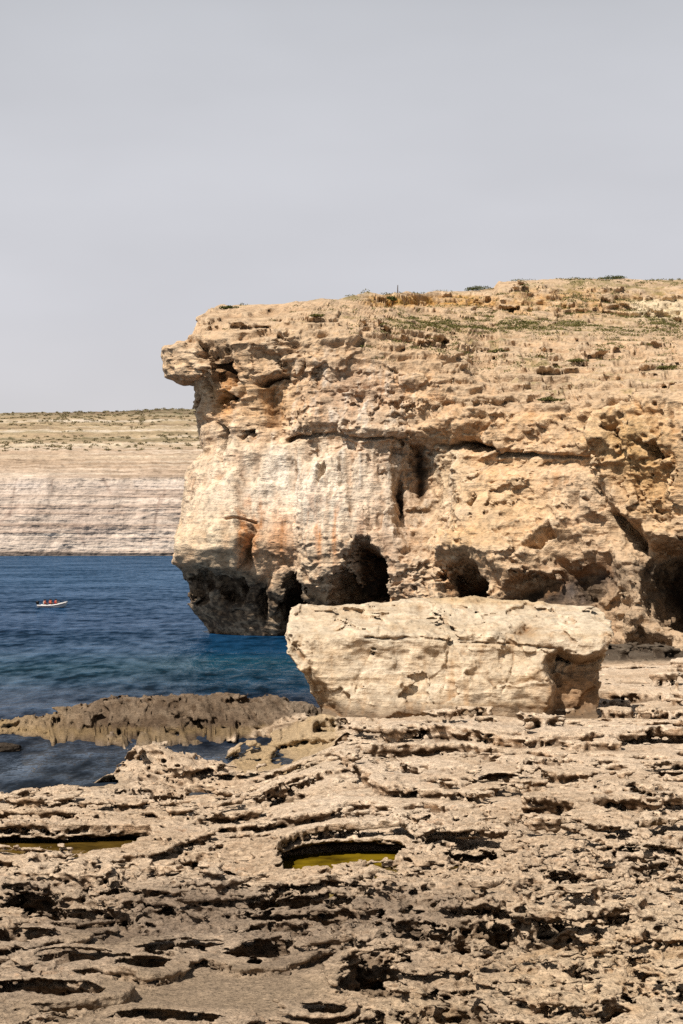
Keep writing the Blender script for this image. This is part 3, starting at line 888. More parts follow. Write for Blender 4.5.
# features of the terrace grow a little with distance from the viewer's edge
lsc = np.clip(YV / 40, .7, 3) ** .5
yint = np.concatenate([[0], np.cumsum(np.diff(YV) / (.5 * (lsc[1:] + lsc[:-1])))])
ks = np.arange(KLO, KHI + 1)
fld = np.empty((NU, NV, len(ks)), dtype=f32)
SL = 100
for s0 in range(0, NU, SL):
    s1 = min(NU, s0 + SL)
    S = slice(s0, s1)
    Z = zbase[S, :, None] + cell[S, :, None] * ks[None, None, :]
    l3 = lsc[None, :, None]
    P = np.stack([np.broadcast_to(gx[S, :, None] / l3, Z.shape), np.broadcast_to(yint[None, :, None], Z.shape), Z / l3], -1)
    nf = noise_fields(P.reshape(-1, 3), {
        'd1': ('noise', (0.9, 0.9, 1.6), 51, 3, 0.55),
        'd2': ('noise', (3.2, 3.2, 4.5), 52, 3, 0.6),
        'p1': ('noise', (0.95, 0.95, 1.5), 53, 2, 0.45),
        'blk': ('cells', (0.7, 0.45, 1.2), 56, 0, 0.8),
        'p2': ('noise', (2.3, 2.3, 3.0), 54, 1.5, 0.45),
        'd3': ('noise', (7.5, 7.5, 9), 57, 1, 0.5), 'tf': ('voronoi', (2.1, 2.1, 2.6), 59, 0, .5), 'p3': ('noise', (4.6, 4.6, 6.5), 58, 1, 0.5),
        'st': ('noise', (0.4, 0.4, 7.0), 55, 2, 0.5)})
    g = {k: v.reshape(Z.shape) for k, v in nf.items()}
    smm = sm[S, :, None]; hn = hon[S, :, None]; pt = pits[S, :, None]
    rough = (1 - 0.85 * smm) * rgh[S, :, None]
    farr = sstep(112, 92, gy[S, :, None]) * 0.55 + 0.45
    # local dip of the beds, bumps of their top faces
    zeta = (Z - zbase[S, :, None]) / l3 - (0.24 * n2['dip'][S, :, None] + 0.20 * g['d1'] + 0.12 * g['d2'] + 0.11 * (g['blk'] + .3)) * rough - 0.05 * g['d3'] * rough
    pdl = pool_d[S, :, None] / l3
    sbd = slab_d[S, :, None] / l3 + .45 * g['d1'] + .12 * g['d2']
    hgt = (1.0 * n2['h1'] + 0.7 * n2['h2'])[S, :, None] * (1 - 0.9 * smm) + (0.36 * g['d1'] + .16 * g['blk']) * rough - 0.12 * smm
    hgt = hgt + slab_h[S, :, None] * (sstep(.15, -.25, sbd + .22 * sstep(.12, -.1, zeta)) - .35)
    hgt = hgt + (0.30 - hgt) * sstep(3.0, 0.8, pdl)
    pde = pdl + .18 * g['d1'] + .05 * g['d2'] - 1.0 * sstep(-0.06, -0.26, zeta)          # basins are undercut below their rims
    hgt = hgt - 1.6 * sstep(0.15, -0.15, pde)
    sld = slot_d[S, :, None] / l3 + .55 * g['d1'] + .14 * g['d2'] + .10 * (g['blk'] - .5)
    hgt = hgt + (0.16 - hgt) * .7 * sstep(1.0, 0.3, sld)
    hgt = hgt - 0.95 * sstep(0.10, -0.10, sld - 0.45 * sstep(-0.02, -0.16, zeta))
    step = 0.30 * np.clip(1 + 1.6 * n2['reg'][S, :, None] + .5 * midr[S, :, None], .6, 1.9)
    k1 = np.ceil(zeta / step)
    phs = zeta / step - (k1 - 1)            # 0 foot of the bed, 1 its top
    rec = 0.13 * sstep(0.66, 0.34, phs) * rough
    gg = 0.45
    lat1 = ((k1 - 0.5) * step + rec - hgt - 0.14 * g['d2'] - 0.06 * g['st']) / gg
    lat0 = ((k1 - 1.5) * step - hgt - 0.14 * g['d2'] - 0.06 * g['st']) / gg
    A = smax(zeta - k1 * step, lat1, 0.06)
    B = smax(zeta - (k1 - 1) * step, lat0, 0.06)
    f = smin(A, B, 0.03)
    # the low ledge is a plain worn hump without undercut beds
    lm = sstep(.9, -.1, d_le[S, :, None] + .8 * g['d1'])
    f = f + (zeta - .30 * g['d1'] - .10 * g['d2'] - .10 * (g['blk'] - .5) - f) * lm
    # pits and hollows
    ldg = .10 * sstep(.3, -.4, d_le[S, :, None])
    thr1 = 0.31 + ldg - 0.12 * (rgh[S, :, None] - .5) - 0.13 * pt - 0.10 * hn + 0.6 * smm
    thr2 = 0.36 + ldg * .4 - 0.12 * (rgh[S, :, None] - .5) - 0.17 * pt - 0.15 * hn + 0.6 * smm
    f = smax(f, (g['p1'] + 0.12 * g['d2'] - thr1) * 0.60, 0.05)
    f = smax(f, (g['p2'] + 0.10 * g['d2'] - thr2) * 0.26, 0.03)
    f = smax(f, (.05 + .30 * hn + .12 * pt - .3 * smm - ldg + .12 * g['d1'] + .1 * g['d2'] - g['tf']) * .42, .025)
    f = smax(f, (g['p3'] + 0.15 * g['d3'] - (.44 - .14 * pt - .10 * hn + .3 * smm + ldg)) * 0.12, 0.02)
    f = f - 0.045 * g['d2'] * rough - 0.04 * g['st'] * rough
    # keep the far sea bed and the bottom closed
    fld[S] = f
fld[:, :, 0] = -1
fld[:, :, -1] = 1
V, Q = surface_nets(fld)
del fld
V, Q = drop_islands(V, Q, 3000)
ii, jj = V[:, 0], V[:, 1]
cb = np.stack([bilin(gx, ii, jj), bilin(np.ascontiguousarray(gy), ii, jj), bilin(zbase, ii, jj)], -1)
W = cb.copy()
W[:, 2] += (V[:, 2] + KLO) * bilin(cell, ii, jj)
nrm = vertex_normals(W, Q)
vpx = CX + W[:, 0] * F / W[:, 1]; vpy = HOR - (W[:, 2] - CAMZ) * F / W[:, 1]
cf = noise_fields(W, {'l': ('noise', (0.12, 0.12, 0.2), 61, 4, 0.6), 'm': ('noise', (0.8, 0.8, 1.2), 62, 4, 0.6), 'f': ('noise', (4, 4, 5), 63, 4, 0.65)})
c = np.tile(lin(206, 180, 150), (len(W), 1))
c = mixc(c, lin(220, 202, 180), np.clip(0.5 + 1.8 * cf['l'], 0, 1) * .7)
c = mixc(c, lin(176, 146, 114), np.clip(cf['m'] * 2.5, 0, 1) * .5)
c = mixc(c, lin(150, 140, 128), np.clip(cf['f'] * 2 + cf['m'] * 2 - .5, 0, 1) * .5)
c = mixc(c, lin(196, 136, 84), np.clip(cf['f'] * 2 - cf['m'] * 2.5 - .6, 0, 1) * .5)
c = mixc(c, lin(150, 132, 112), np.clip(-cf['l'] * 2.4 - .1, 0, 1) * .5)
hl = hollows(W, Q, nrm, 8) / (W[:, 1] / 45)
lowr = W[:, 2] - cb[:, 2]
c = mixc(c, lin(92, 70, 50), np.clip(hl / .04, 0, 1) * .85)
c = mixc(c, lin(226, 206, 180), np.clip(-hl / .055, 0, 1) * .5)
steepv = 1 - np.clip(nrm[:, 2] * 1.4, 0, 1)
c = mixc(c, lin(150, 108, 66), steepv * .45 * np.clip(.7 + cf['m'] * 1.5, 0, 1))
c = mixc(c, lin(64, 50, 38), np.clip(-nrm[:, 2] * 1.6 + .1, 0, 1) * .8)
# low hollow floors are mixed towards dark brown
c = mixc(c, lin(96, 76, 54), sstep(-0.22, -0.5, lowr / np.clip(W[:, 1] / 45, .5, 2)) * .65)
vh = bilin(hon, ii, jj); vs = bilin(sm, ii, jj); vp = bilin(pits, ii, jj)
c = mixc(c, lin(216, 192, 158), vh * .6 * np.clip(nrm[:, 2], 0, 1))
c = mixc(c, lin(158, 116, 62), vh * np.clip(cf['m'] * 2 + .1, 0, 1) * .4)
c = mixc(c, lin(176, 156, 130), vs * .85)
c = mixc(c, lin(122, 106, 92), .75 * np.clip(cf['l'] * 2 + .3, 0, 1) * sstep(.2, .7, vp) * sstep(870, 900, vpy) * sstep(560, 430, vpx))
# the ledge by the inlet: grey brown with a yellow tide line
vl = sstep(.3, -.4, bilin(d_le, ii, jj))
c = mixc(c, lin(116, 98, 80), vl * .85 * np.clip(.85 + cf['m'], .3, 1))
c = mixc(c, lin(70, 58, 46), vl * np.clip(cf['f'] * 2.5 + cf['m'] * 2 - .2, 0, 1) * .6)
c = mixc(c, lin(48, 42, 36), sstep(147, 155, W[:, 1]) * .85)  # far floor painted dark, standing in for the shade of the right cave
c = mixc(c, lin(128, 112, 96), .6 * np.clip(.6 + cf['l'] * 2, 0, 1) * sstep(868, 900, vpy) * sstep(600, 420, vpx))
c = mixc(c, lin(190, 164, 126), vl * sstep(100, 20, vpx) * .6)
c = mixc(c, lin(178, 152, 108), sstep(.55, .35, W[:, 2]) * sstep(.05, .2, W[:, 2]) * np.clip(vl + sstep(0.5, 0, bilin(d_ch, ii, jj)), 0, 1) * .45)
c = mixc(c, lin(176, 152, 116), sstep(.4, -.3, bilin(d_ch, ii, jj)) * .75)
c = mixc(c, lin(66, 56, 46), sstep(.12, -.15, W[:, 2]) * .8)
# algae under and around the pools
c = mixc(c, lin(96, 76, 22), sstep(.25, -.1, bilin(pool_d, ii, jj)) * sstep(-.35, -.6, lowr) * .9)
vm_ = bilin(np.ascontiguousarray(midr), ii, jj)
c *= np.clip(1 + .4 * cf['f'] + .25 * cf['m'], .5, 1.4)[:, None] * (np.array([1.08, 1.04, 1.0])[None, :] + vm_[:, None] * np.array([.10, .12, .14])[None, :]) * (1 - .28 * vl)[:, None]
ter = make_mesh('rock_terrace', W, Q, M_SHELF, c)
tag(ter, 'weathered pitted limestone shore terrace with ledges and hollows in the foreground', kind='structure')

# pools
def pool_material(name, shallow, deep):
    m = bpy.data.materials.new(name); m.use_nodes = True
    nd, lk = m.node_tree.nodes, m.node_tree.links
    bs = nd['Principled BSDF']
    bs.inputs['Roughness'].default_value = 0.06
    bs.inputs['IOR'].default_value = 1.33
    bs.inputs['Specular IOR Level'].default_value = 0.25
    tc = nd.new('ShaderNodeTexCoord')
    n = nd.new('ShaderNodeTexNoise'); n.inputs['Scale'].default_value = 1.1; n.inputs['Detail'].default_value = 5
    lk.new(tc.outputs['Object'], n.inputs['Vector'])
    mx = nd.new('ShaderNodeMix'); mx.data_type = 'RGBA'
    mx.inputs['A'].default_value = (*deep, 1); mx.inputs['B'].default_value = (*shallow, 1)
    mr = nd.new('ShaderNodeMapRange'); mr.inputs['From Min'].default_value = .38; mr.inputs['From Max'].default_value = .62
    lk.new(n.outputs['Fac'], mr.inputs['Value']); lk.new(mr.outputs[0], mx.inputs['Factor'])
    lk.new(mx.outputs['Result'], bs.inputs['Base Color'])
    n2_ = nd.new('ShaderNodeTexNoise'); n2_.inputs['Scale'].default_value = 5; n2_.inputs['Detail'].default_value = 3
    lk.new(tc.outputs['Object'], n2_.inputs['Vector'])
    bp = nd.new('ShaderNodeBump'); bp.inputs['Strength'].default_value = .12; bp.inputs['Distance'].default_value = .05
    lk.new(n2_.outputs['Fac'], bp.inputs['Height']); lk.new(bp.outputs[0], bs.inputs['Normal'])
    return m


M_POOL = pool_material('pool_water', lin(136, 112, 24), lin(76, 60, 14))
M_POOL2 = pool_material('brown_pool_water', lin(108, 84, 34), lin(60, 46, 18))
plabels = ['shallow olive tide pool under the dark ledge at the left edge', 'bright mustard green tide pool in the middle of the rock terrace',
           'small brown tide pool just right of the mustard pool', 'narrow yellowish tide pool at the right edge of the terrace']
for (nm, wp, zz, lev, d), lb, mt in zip(pool_info, plabels, (M_POOL2, M_POOL, M_POOL2, M_POOL)):
    xs = [p[0] for p in wp]; ys = [p[1] for p in wp]
    x0, x1, y0, y1 = min(xs) - .5, max(xs) + .5, min(ys) - .5, max(ys) + 1.2
    nu_, nv_ = 60, 40
    X, Y = np.meshgrid(np.linspace(x0, x1, nu_), np.linspace(y0, y1, nv_), indexing='ij')
    sd = poly_sdf(X, Y, wp)
    # shape the sheet to the basin: pull points outside the basin to its outline
    ctr = np.array([np.mean(xs), np.mean(ys)])
    vv = np.stack([X, Y, np.full(X.shape, zz - lev)], -1).reshape(-1, 3)
    q = grid_quads(nu_, nv_)
    keep = (sd.ravel()[q] < 0.9).all(1)
    q = q[keep]
    used = np.unique(q); rm = np.zeros(len(vv), int); rm[used] = np.arange(len(used))
    o = make_mesh(nm, vv[used], rm[q], mt)
    tag(o, lb, kind='structure')

# ==================================================================== boulder
YB = 104.0
def bw(px, py):
    return ((px - CX) * YB / F, CAMZ + (HOR - py) * YB / F)


OUT = [(289, 613), (300, 607), (332, 606), (392, 605), (402, 599), (440, 597), (482, 598), (520, 602), (562, 604), (600, 607), (615, 613), (613, 626), (607, 642), (599, 660), (601, 688),
       (597, 712), (590, 730), (330, 730), (318, 704), (306, 674), (292, 656), (286, 640), (287, 620)]
cs = 0.075
bx0, bx1, bz0, bz1, by0, by1 = -4.6, 18.6, -0.6, 9.4, 100.0, 116.5
nxb, nyb, nzb = int((bx1 - bx0) / cs), int((by1 - by0) / (cs * 1.6)), int((bz1 - bz0) / cs)
xb = np.linspace(bx0, bx1, nxb); yb = np.linspace(by0, by1, nyb); zbv = np.linspace(bz0, bz1, nzb)
XZ = np.meshgrid(xb, zbv, indexing='ij')
no = noise_fields(np.stack([XZ[0], XZ[0] * 0, XZ[1]], -1).reshape(-1, 3), {'a': ('noise', (.5, 1, .5), 71, 4, .6), 'b': ('noise', (.5, 1, .5), 72, 4, .6)})
ox = XZ[0] + .45 * no['a'].reshape(XZ[0].shape); oz = XZ[1] + .4 * no['b'].reshape(XZ[0].shape)
out_m = [bw(*p) for p in OUT]
sil = poly_sdf(ox, oz, out_m)
ppx = CX + XZ[0] * F / YB; ppy = HOR - (XZ[1] - CAMZ) * F / YB
carveb = np.zeros(sil.shape)
for poly, dep in [([(540, 660), (556, 648), (580, 655), (603, 650), (606, 720), (545, 720), (548, 690)], 2.2), ([(560, 690), (575, 668), (600, 660), (606, 720), (556, 720)], 1.4),
                  ([(300, 672), (312, 660), (330, 690), (345, 716), (318, 716)], 1.2), ([(286, 630), (300, 640), (316, 668), (300, 668), (286, 650)], .8),
                  ([(515, 632), (528, 622), (537, 632), (530, 642), (516, 642)], .5)]:
    d = poly_sdf(ppx + no['a'].reshape(sil.shape) * 6, ppy + no['b'].reshape(sil.shape) * 6, poly) * YB / F
    carveb = np.maximum(carveb, dep * sstep(.15, -.7, d))
for pts, dep, wd in [([(366, 637), (385, 639), (420, 636), (460, 642), (510, 643), (560, 650)], .22, 1.3), ([(450, 645), (446, 665), (440, 690)], .15, 1.2), ([(512, 652), (508, 672), (500, 690), (503, 706)], .18, 1.2),
                     ([(372, 650), (362, 668), (356, 690)], .1, 1.2), ([(480, 612), (470, 622), (462, 634)], .08, 1.6), ([(400, 604), (385, 616), (380, 634)], .08, 1.6), ([(300, 628), (340, 624), (372, 632)], .12, 1.5)]:
    d = line_dist(ppx + no['a'].reshape(sil.shape) * 9, ppy + no['b'].reshape(sil.shape) * 6, pts)
    carveb = np.maximum(carveb, dep * np.clip(.6 + 2.2 * no['b'].reshape(sil.shape), .05, 1.3) * sstep(wd, wd * .3, d))
fld = np.empty((nxb, nyb, nzb), dtype=f32)
for s0 in range(0, nxb, 80):
    S = slice(s0, min(nxb, s0 + 80))
    X, Y, Z = np.meshgrid(xb[S], yb, zbv, indexing='ij')
    nf = noise_fields(np.stack([X, Y, Z], -1).reshape(-1, 3), {
        'big': ('noise', (.22, .22, .3), 73, 3, .5), 'med': ('noise', (.9, .9, 1.4), 74, 5, .6), 'str': ('noise', (.18, .18, 3.6), 75, 4, .6), 'vor': ('voronoi', (.30, .30, .5), 76, 1, .5), 'blk': ('cells', (.34, .34, .42), 78, 0, .9), 'bls': ('cells', (1.1, 1.1, 1.6), 79, 0, .8), 'p': ('noise', (1.6, 1.6, 2.4), 77, 2, .5)})
    g = {k: v.reshape(X.shape) for k, v in nf.items()}
    zl = bw(0, 638)[1]
    frontp = (102.2 - Y) + 0.16 * (Z - 1.0) * 1.0          # lower face leans back
    upper = ((103.4 - Y) * .42 + (Z - zl) * .91) - .25      # the bevelled upper face
    backp = (Y - 112.5) * .9 + (Z - 5) * .2
    det = 1.1 * g['big'] + .14 * g['med'] + .10 * g['str'] - .2 * (g['vor'] - .4) + .34 * g['blk'] + .03 * g['bls']
    fr_ = smax(frontp + .12 * X * 0, upper, .35) + carveb[S][:, None, :]
    f = smax(fr_ - det, sil[S][:, None, :] + np.clip((Y - 106) * .05, 0, .5) - .3 * g['med'] - .2 * g['str'], .35)
    f = smax(f, backp - det, .6)
    f = smax(f, (g['p'] - .62) * .35, .05)
    fld[S] = f
fld[0] = fld[-1] = 1; fld[:, 0] = fld[:, -1] = 1; fld[:, :, 0] = fld[:, :, -1] = 1
V, Q = surface_nets(fld)
del fld
V, Q = drop_islands(V, Q, 5000)
W = np.stack([xb[0] + V[:, 0] * (xb[1] - xb[0]), yb[0] + V[:, 1] * (yb[1] - yb[0]), zbv[0] + V[:, 2] * (zbv[1] - zbv[0])], -1)
nrm = vertex_normals(W, Q)
vpx = CX + W[:, 0] * F / W[:, 1]; vpy = HOR - (W[:, 2] - CAMZ) * F / W[:, 1]
cf = noise_fields(W, {'l': ('noise', (.22, .22, .22), 81, 4, .6), 'm': ('noise', (1, 1, 1.4), 82, 4, .6), 's': ('noise', (.1, .1, 2.4), 83, 5, .6), 'v': ('noise', (1.2, 1.2, .12), 84, 4, .6), 'f': ('noise', (5, 5, 6), 85, 3, .6)})
c = np.tile(lin(226, 208, 182), (len(W), 1))
c = mixc(c, lin(238, 224, 202), np.clip(.5 + 1.8 * cf['l'], 0, 1) * .7)
c = mixc(c, lin(196, 166, 128), np.clip(cf['m'] * 2.4, 0, 1) * .4)
c = mixc(c, lin(190, 156, 112), np.clip(cf['s'] * 2.4, 0, 1) * .45)
c = mixc(c, lin(186, 160, 132), np.clip(cf['v'] * 2.6 - .2, 0, 1) * .35 * np.clip(1 - nrm[:, 2] * 1.5, 0, 1))
c = mixc(c, lin(206, 172, 120), sstep(420, 440, vpx) * sstep(608, 600, vpy) * .4)
c = mixc(c, lin(150, 106, 62), np.clip(blob(vpx, vpy, 575, 690, 28, 28) * 1.3, 0, 1) * .7)  # right end recess darkened in colour to deepen its shade
c = mixc(c, lin(150, 116, 78), np.clip(blob(vpx, vpy, 528, 632, 14, 9), 0, 1) * .6)
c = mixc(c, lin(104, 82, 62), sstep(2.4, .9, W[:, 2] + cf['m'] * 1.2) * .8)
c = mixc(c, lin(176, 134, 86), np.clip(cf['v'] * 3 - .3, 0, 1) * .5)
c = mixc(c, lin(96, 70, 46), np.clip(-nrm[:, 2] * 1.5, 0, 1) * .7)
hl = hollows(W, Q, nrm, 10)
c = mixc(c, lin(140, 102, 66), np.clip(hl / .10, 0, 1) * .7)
c *= np.clip(1 + .3 * cf['f'] + .25 * cf['m'], .6, 1.3)[:, None] * np.interp(nrm[:, 2], [0, .8], [1.06, .82])[:, None] * np.array([1.04, 1.0, .94])  # upward faces coloured darker to offset the sun on them
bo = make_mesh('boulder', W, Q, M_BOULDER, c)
tag(bo, 'huge pale limestone block lying on the shore in front of the headland', 'boulder')

# small dark rock awash at the inlet's mouth
def small_rock(name, px, py, z, size, colr, seed):
    X0, Y0 = ground(px, py, z)
    n = 40
    a = np.linspace(-1.5, 1.5, n)
    X, Y, Z = np.meshgrid(a, a, a, indexing='ij')
    nf = noise_fields(np.stack([X, Y, Z], -1).reshape(-1, 3), {'a': ('noise', (1.1, 1.1, 1.1), seed, 4, .6), 'b': ('noise', (3, 3, 4), seed + 1, 3, .6)})
    f = np.sqrt(X ** 2 + Y ** 2 + (Z * 1.25) ** 2) - .95 - .6 * nf['a'].reshape(X.shape) - .2 * nf['b'].reshape(X.shape)
    f[0] = f[-1] = 1; f[:, 0] = f[:, -1] = 1; f[:, :, 0] = f[:, :, -1] = 1
    V, Q = surface_nets(f.astype(f32))
    V, Q = drop_islands(V, Q, 300)
    W = (V / (n - 1) * 3 - 1.5) * np.array(size)
    W = W + np.array([X0, Y0, z])
    cf = noise_fields(W, {'m': ('noise', (3, 3, 3), seed + 2, 4, .6)})
    c = np.tile(lin(*colr), (len(W), 1)) * np.clip(1 + cf['m'], .4, 1.6)[:, None]
    return make_mesh(name, W, Q, M_SHELF, c)


tag(small_rock('rock', 3, 749, 0.1, (1.2, .8, .42), (74, 64, 54), 91), 'small dark wet rock standing in the inlet at the left edge', 'rock')

# ======================================================================== sea
def sea_material():
    m = bpy.data.materials.new('sea_water'); m.use_nodes = True
    nd, lk = m.node_tree.nodes, m.node_tree.links
    bs = nd['Principled BSDF']
    bs.inputs['Roughness'].default_value = 0.16
    bs.inputs['IOR'].default_value = 1.33
    bs.inputs['Specular IOR Level'].default_value = 0.07
    tc = nd.new('ShaderNodeTexCoord')
    sx = nd.new('ShaderNodeSeparateXYZ'); lk.new(tc.outputs['Object'], sx.inputs[0])
    # large patches bend the bands of colour
    nz = nd.new('ShaderNodeTexNoise'); nz.inputs['Scale'].default_value = .035; nz.inputs['Detail'].default_value = 4
    lk.new(tc.outputs['Object'], nz.inputs['Vector'])
    ma = nd.new('ShaderNodeMath'); ma.operation = 'MULTIPLY_ADD'
    lk.new(nz.outputs['Fac'], ma.inputs[0]); ma.inputs[1].default_value = 40.0
    lk.new(sx.outputs['Y'], ma.inputs[2])
    mr = nd.new('ShaderNodeMapRange'); mr.inputs['From Min'].default_value = 70 + 20; mr.inputs['From Max'].default_value = 470 + 20
    lk.new(ma.outputs[0], mr.inputs['Value'])
    cr = nd.new('ShaderNodeValToRGB')
    e = cr.color_ramp.elements
    stops = [(0.0, (46, 54, 62)), (0.06, (40, 48, 60)), (0.11, (34, 46, 64)), (.165, (22, 54, 76)), (.215, (16, 58, 76)), (.27, (16, 54, 82)), (.40, (18, 54, 86)), (1.0, (30, 68, 100))]
    e[0].position, e[0].color = stops[0][0], (*lin(*stops[0][1]), 1)
    e[1].position, e[1].color = stops[-1][0], (*lin(*stops[-1][1]), 1)
    for p, colr in stops[1:-1]:
        k = e.new(p); k.color = (*lin(*colr), 1)
    lk.new(mr.outputs[0], cr.inputs['Fac'])
    # wind ripples: crests run across the view
    mp = nd.new('ShaderNodeMapping'); mp.inputs['Scale'].default_value = (.22, .13, 1); mp.inputs['Rotation'].default_value = (0, 0, math.radians(8))
    lk.new(tc.outputs['Object'], mp.inputs['Vector'])
    w1 = nd.new('ShaderNodeTexNoise'); w1.inputs['Scale'].default_value = 1.0; w1.inputs['Detail'].default_value = 5; w1.inputs['Roughness'].default_value = .6
    lk.new(mp.outputs[0], w1.inputs['Vector'])
    mp2 = nd.new('ShaderNodeMapping'); mp2.inputs['Scale'].default_value = (.025, .022, 1)
    lk.new(tc.outputs['Object'], mp2.inputs['Vector'])
    w2 = nd.new('ShaderNodeTexNoise'); w2.inputs['Scale'].default_value = 1.0; w2.inputs['Detail'].default_value = 5; w2.inputs['Roughness'].default_value = .6
    lk.new(mp2.outputs[0], w2.inputs['Vector'])
    mp3 = nd.new('ShaderNodeMapping'); mp3.inputs['Scale'].default_value = (.75, .22, 1); mp3.inputs['Rotation'].default_value = (0, 0, math.radians(-6))
    lk.new(tc.outputs['Object'], mp3.inputs['Vector'])
    w3 = nd.new('ShaderNodeTexNoise'); w3.inputs['Scale'].default_value = 1.0; w3.inputs['Detail'].default_value = 3; w3.inputs['Roughness'].default_value = .55
    lk.new(mp3.outputs[0], w3.inputs['Vector'])
    s0 = nd.new('ShaderNodeMath'); s0.operation = 'ADD'
    lk.new(w1.outputs['Fac'], s0.inputs[0]); lk.new(w2.outputs['Fac'], s0.inputs[1])
    s1_ = nd.new('ShaderNodeMath'); s1_.operation = 'SUBTRACT'; s1_.inputs[1].default_value = .5
    lk.new(w3.outputs['Fac'], s1_.inputs[0])
    su = nd.new('ShaderNodeMath'); su.operation = 'MULTIPLY_ADD'; su.inputs[1].default_value = .9
    lk.new(s1_.outputs[0], su.inputs[0]); lk.new(s0.outputs[0], su.inputs[2])
    mm = nd.new('ShaderNodeMapRange'); mm.inputs['From Min'].default_value = .72; mm.inputs['From Max'].default_value = 1.28
    mm.inputs['To Min'].default_value = .30; mm.inputs['To Max'].default_value = 1.9
    lk.new(su.outputs[0], mm.inputs['Value'])
    vm = nd.new('ShaderNodeVectorMath'); vm.operation = 'SCALE'
    lk.new(cr.outputs['Color'], vm.inputs[0]); lk.new(mm.outputs[0], vm.inputs['Scale'])
    bp = nd.new('ShaderNodeBump'); bp.inputs['Strength'].default_value = 1.0; bp.inputs['Distance'].default_value = .8
    lk.new(su.outputs[0], bp.inputs['Height'])
    # a ruffled sea seen at a low angle mirrors far less than flat water: body colour plus a fixed share of gloss
    nd.remove(bs)
    df = nd.new('ShaderNodeBsdfDiffuse'); lk.new(vm.outputs[0], df.inputs['Color'])
    gl = nd.new('ShaderNodeBsdfGlossy'); gl.inputs['Roughness'].default_value = .12; gl.inputs['Color'].default_value = (.75, .87, 1, 1)
    lk.new(bp.outputs[0], gl.inputs['Normal'])
    mg = nd.new('ShaderNodeMapRange'); mg.inputs['From Min'].default_value = .80; mg.inputs['From Max'].default_value = 1.25
    mg.inputs['To Min'].default_value = .03; mg.inputs['To Max'].default_value = .30
    lk.new(su.outputs[0], mg.inputs['Value'])
    ms = nd.new('ShaderNodeMixShader')
    lk.new(mg.outputs[0], ms.inputs[0]); lk.new(df.outputs[0], ms.inputs[1]); lk.new(gl.outputs[0], ms.inputs[2])
    lk.new(ms.outputs[0], nd['Material Output'].inputs['Surface'])
    return m


ys = np.concatenate([np.linspace(-200, 60, 8), np.geomspace(62, 30000, 150)])
us = np.linspace(-1, 1, 90)
SX = us[:, None] * np.maximum(400, ys * 1.2)[None, :]
SP = np.stack([SX, np.broadcast_to(ys[None, :], SX.shape), np.zeros(SX.shape)], -1)
sea = make_mesh('sea', SP.reshape(-1, 3), grid_quads(len(us), len(ys)), sea_material())
tag(sea, kind='structure')

# ======================================================== shrubs and scrub
def leaf_material(name, a, b):
    m = bpy.data.materials.new(name); m.use_nodes = True
    nd, lk = m.node_tree.nodes, m.node_tree.links
    bs = nd['Principled BSDF']; bs.inputs['Roughness'].default_value = .7; bs.inputs['Specular IOR Level'].default_value = .2
    ge = nd.new('ShaderNodeNewGeometry')
    mx = nd.new('ShaderNodeMix'); mx.data_type = 'RGBA'
    mx.inputs['A'].default_value = (*a, 1); mx.inputs['B'].default_value = (*b, 1)
    lk.new(ge.outputs['Random Per Island'], mx.inputs['Factor'])
    lk.new(mx.outputs['Result'], bs.inputs['Base Color'])
    return m


M_GREEN = leaf_material('scrub_leaves', lin(66, 72, 34), lin(136, 128, 74))
M_DARK = leaf_material('shrub_leaves', lin(48, 58, 28), lin(96, 100, 46))
M_YEL = leaf_material('flowering_leaves', lin(110, 104, 28), lin(190, 160, 44))


def leaf_cloud(centres, sizes, per, leaf):
    """many leaf sized triangles filling low domes"""
    n = len(centres)
    c = np.repeat(centres, per, 0); s = np.repeat(sizes, per, 0)
    d = rng.normal(size=(n * per, 3)); d /= np.linalg.norm(d, axis=1, keepdims=True)
    d[:, 2] = np.abs(d[:, 2])
    rad = rng.uniform(.45, 1.05, size=(n * per, 1))
    p = c + d * rad * s
    a = rng.normal(size=(n * per, 3)); b = rng.normal(size=(n * per, 3))
    a *= leaf / np.linalg.norm(a, axis=1, keepdims=True); b *= leaf * .6 / np.linalg.norm(b, axis=1, keepdims=True)
    V = np.stack([p - a, p + b, p + a, p - b], 1).reshape(-1, 3)
    return V, np.arange(len(V)).reshape(-1, 4)


flat = cliff_nrm[:, 2] > .45
pp = cliff_pts[flat]; qx = cpx[flat]; qy = cpy[flat]
nzv = noise_fields(pp, {'a': ('noise', (.09, .06, .09), 95, 4, .65)})['a']
dens = np.exp(-((qy - 326) / 6) ** 2) * sstep(380, 410, qx) * 1.0 + .06 + .10 * (qx > 380) * (qy < 350) + .25 * (qy < 284) * (qx > 500)
dens = dens * np.clip(nzv * 3 + .35, 0, 1) * (qy < 372) * (qx > 222)
area = np.clip((pp[:, 1] / 180) ** 2, .5, 3)
pr = dens * area
pr /= pr.sum()
pick = rng.choice(len(pp), 2400, replace=False, p=pr)
ctr = pp[pick]
sz = np.stack([rng.uniform(.4, 1.5, 2400), rng.uniform(.4, 1.5, 2400), rng.uniform(.15, .5, 2400)], 1)
V, Q = leaf_cloud(ctr, sz, 26, .13)
sb = make_mesh('scrub', V, Q, M_GREEN, smooth=False)
tag(sb, 'low dry green scrub growing in patches over the top of the headland', kind='stuff')


def on_cliff(px, py):
    k = np.argmin((cpx - px) ** 2 + (cpy - py) ** 2 + .03 * cliff_pts[:, 1])
    return cliff_pts[k]


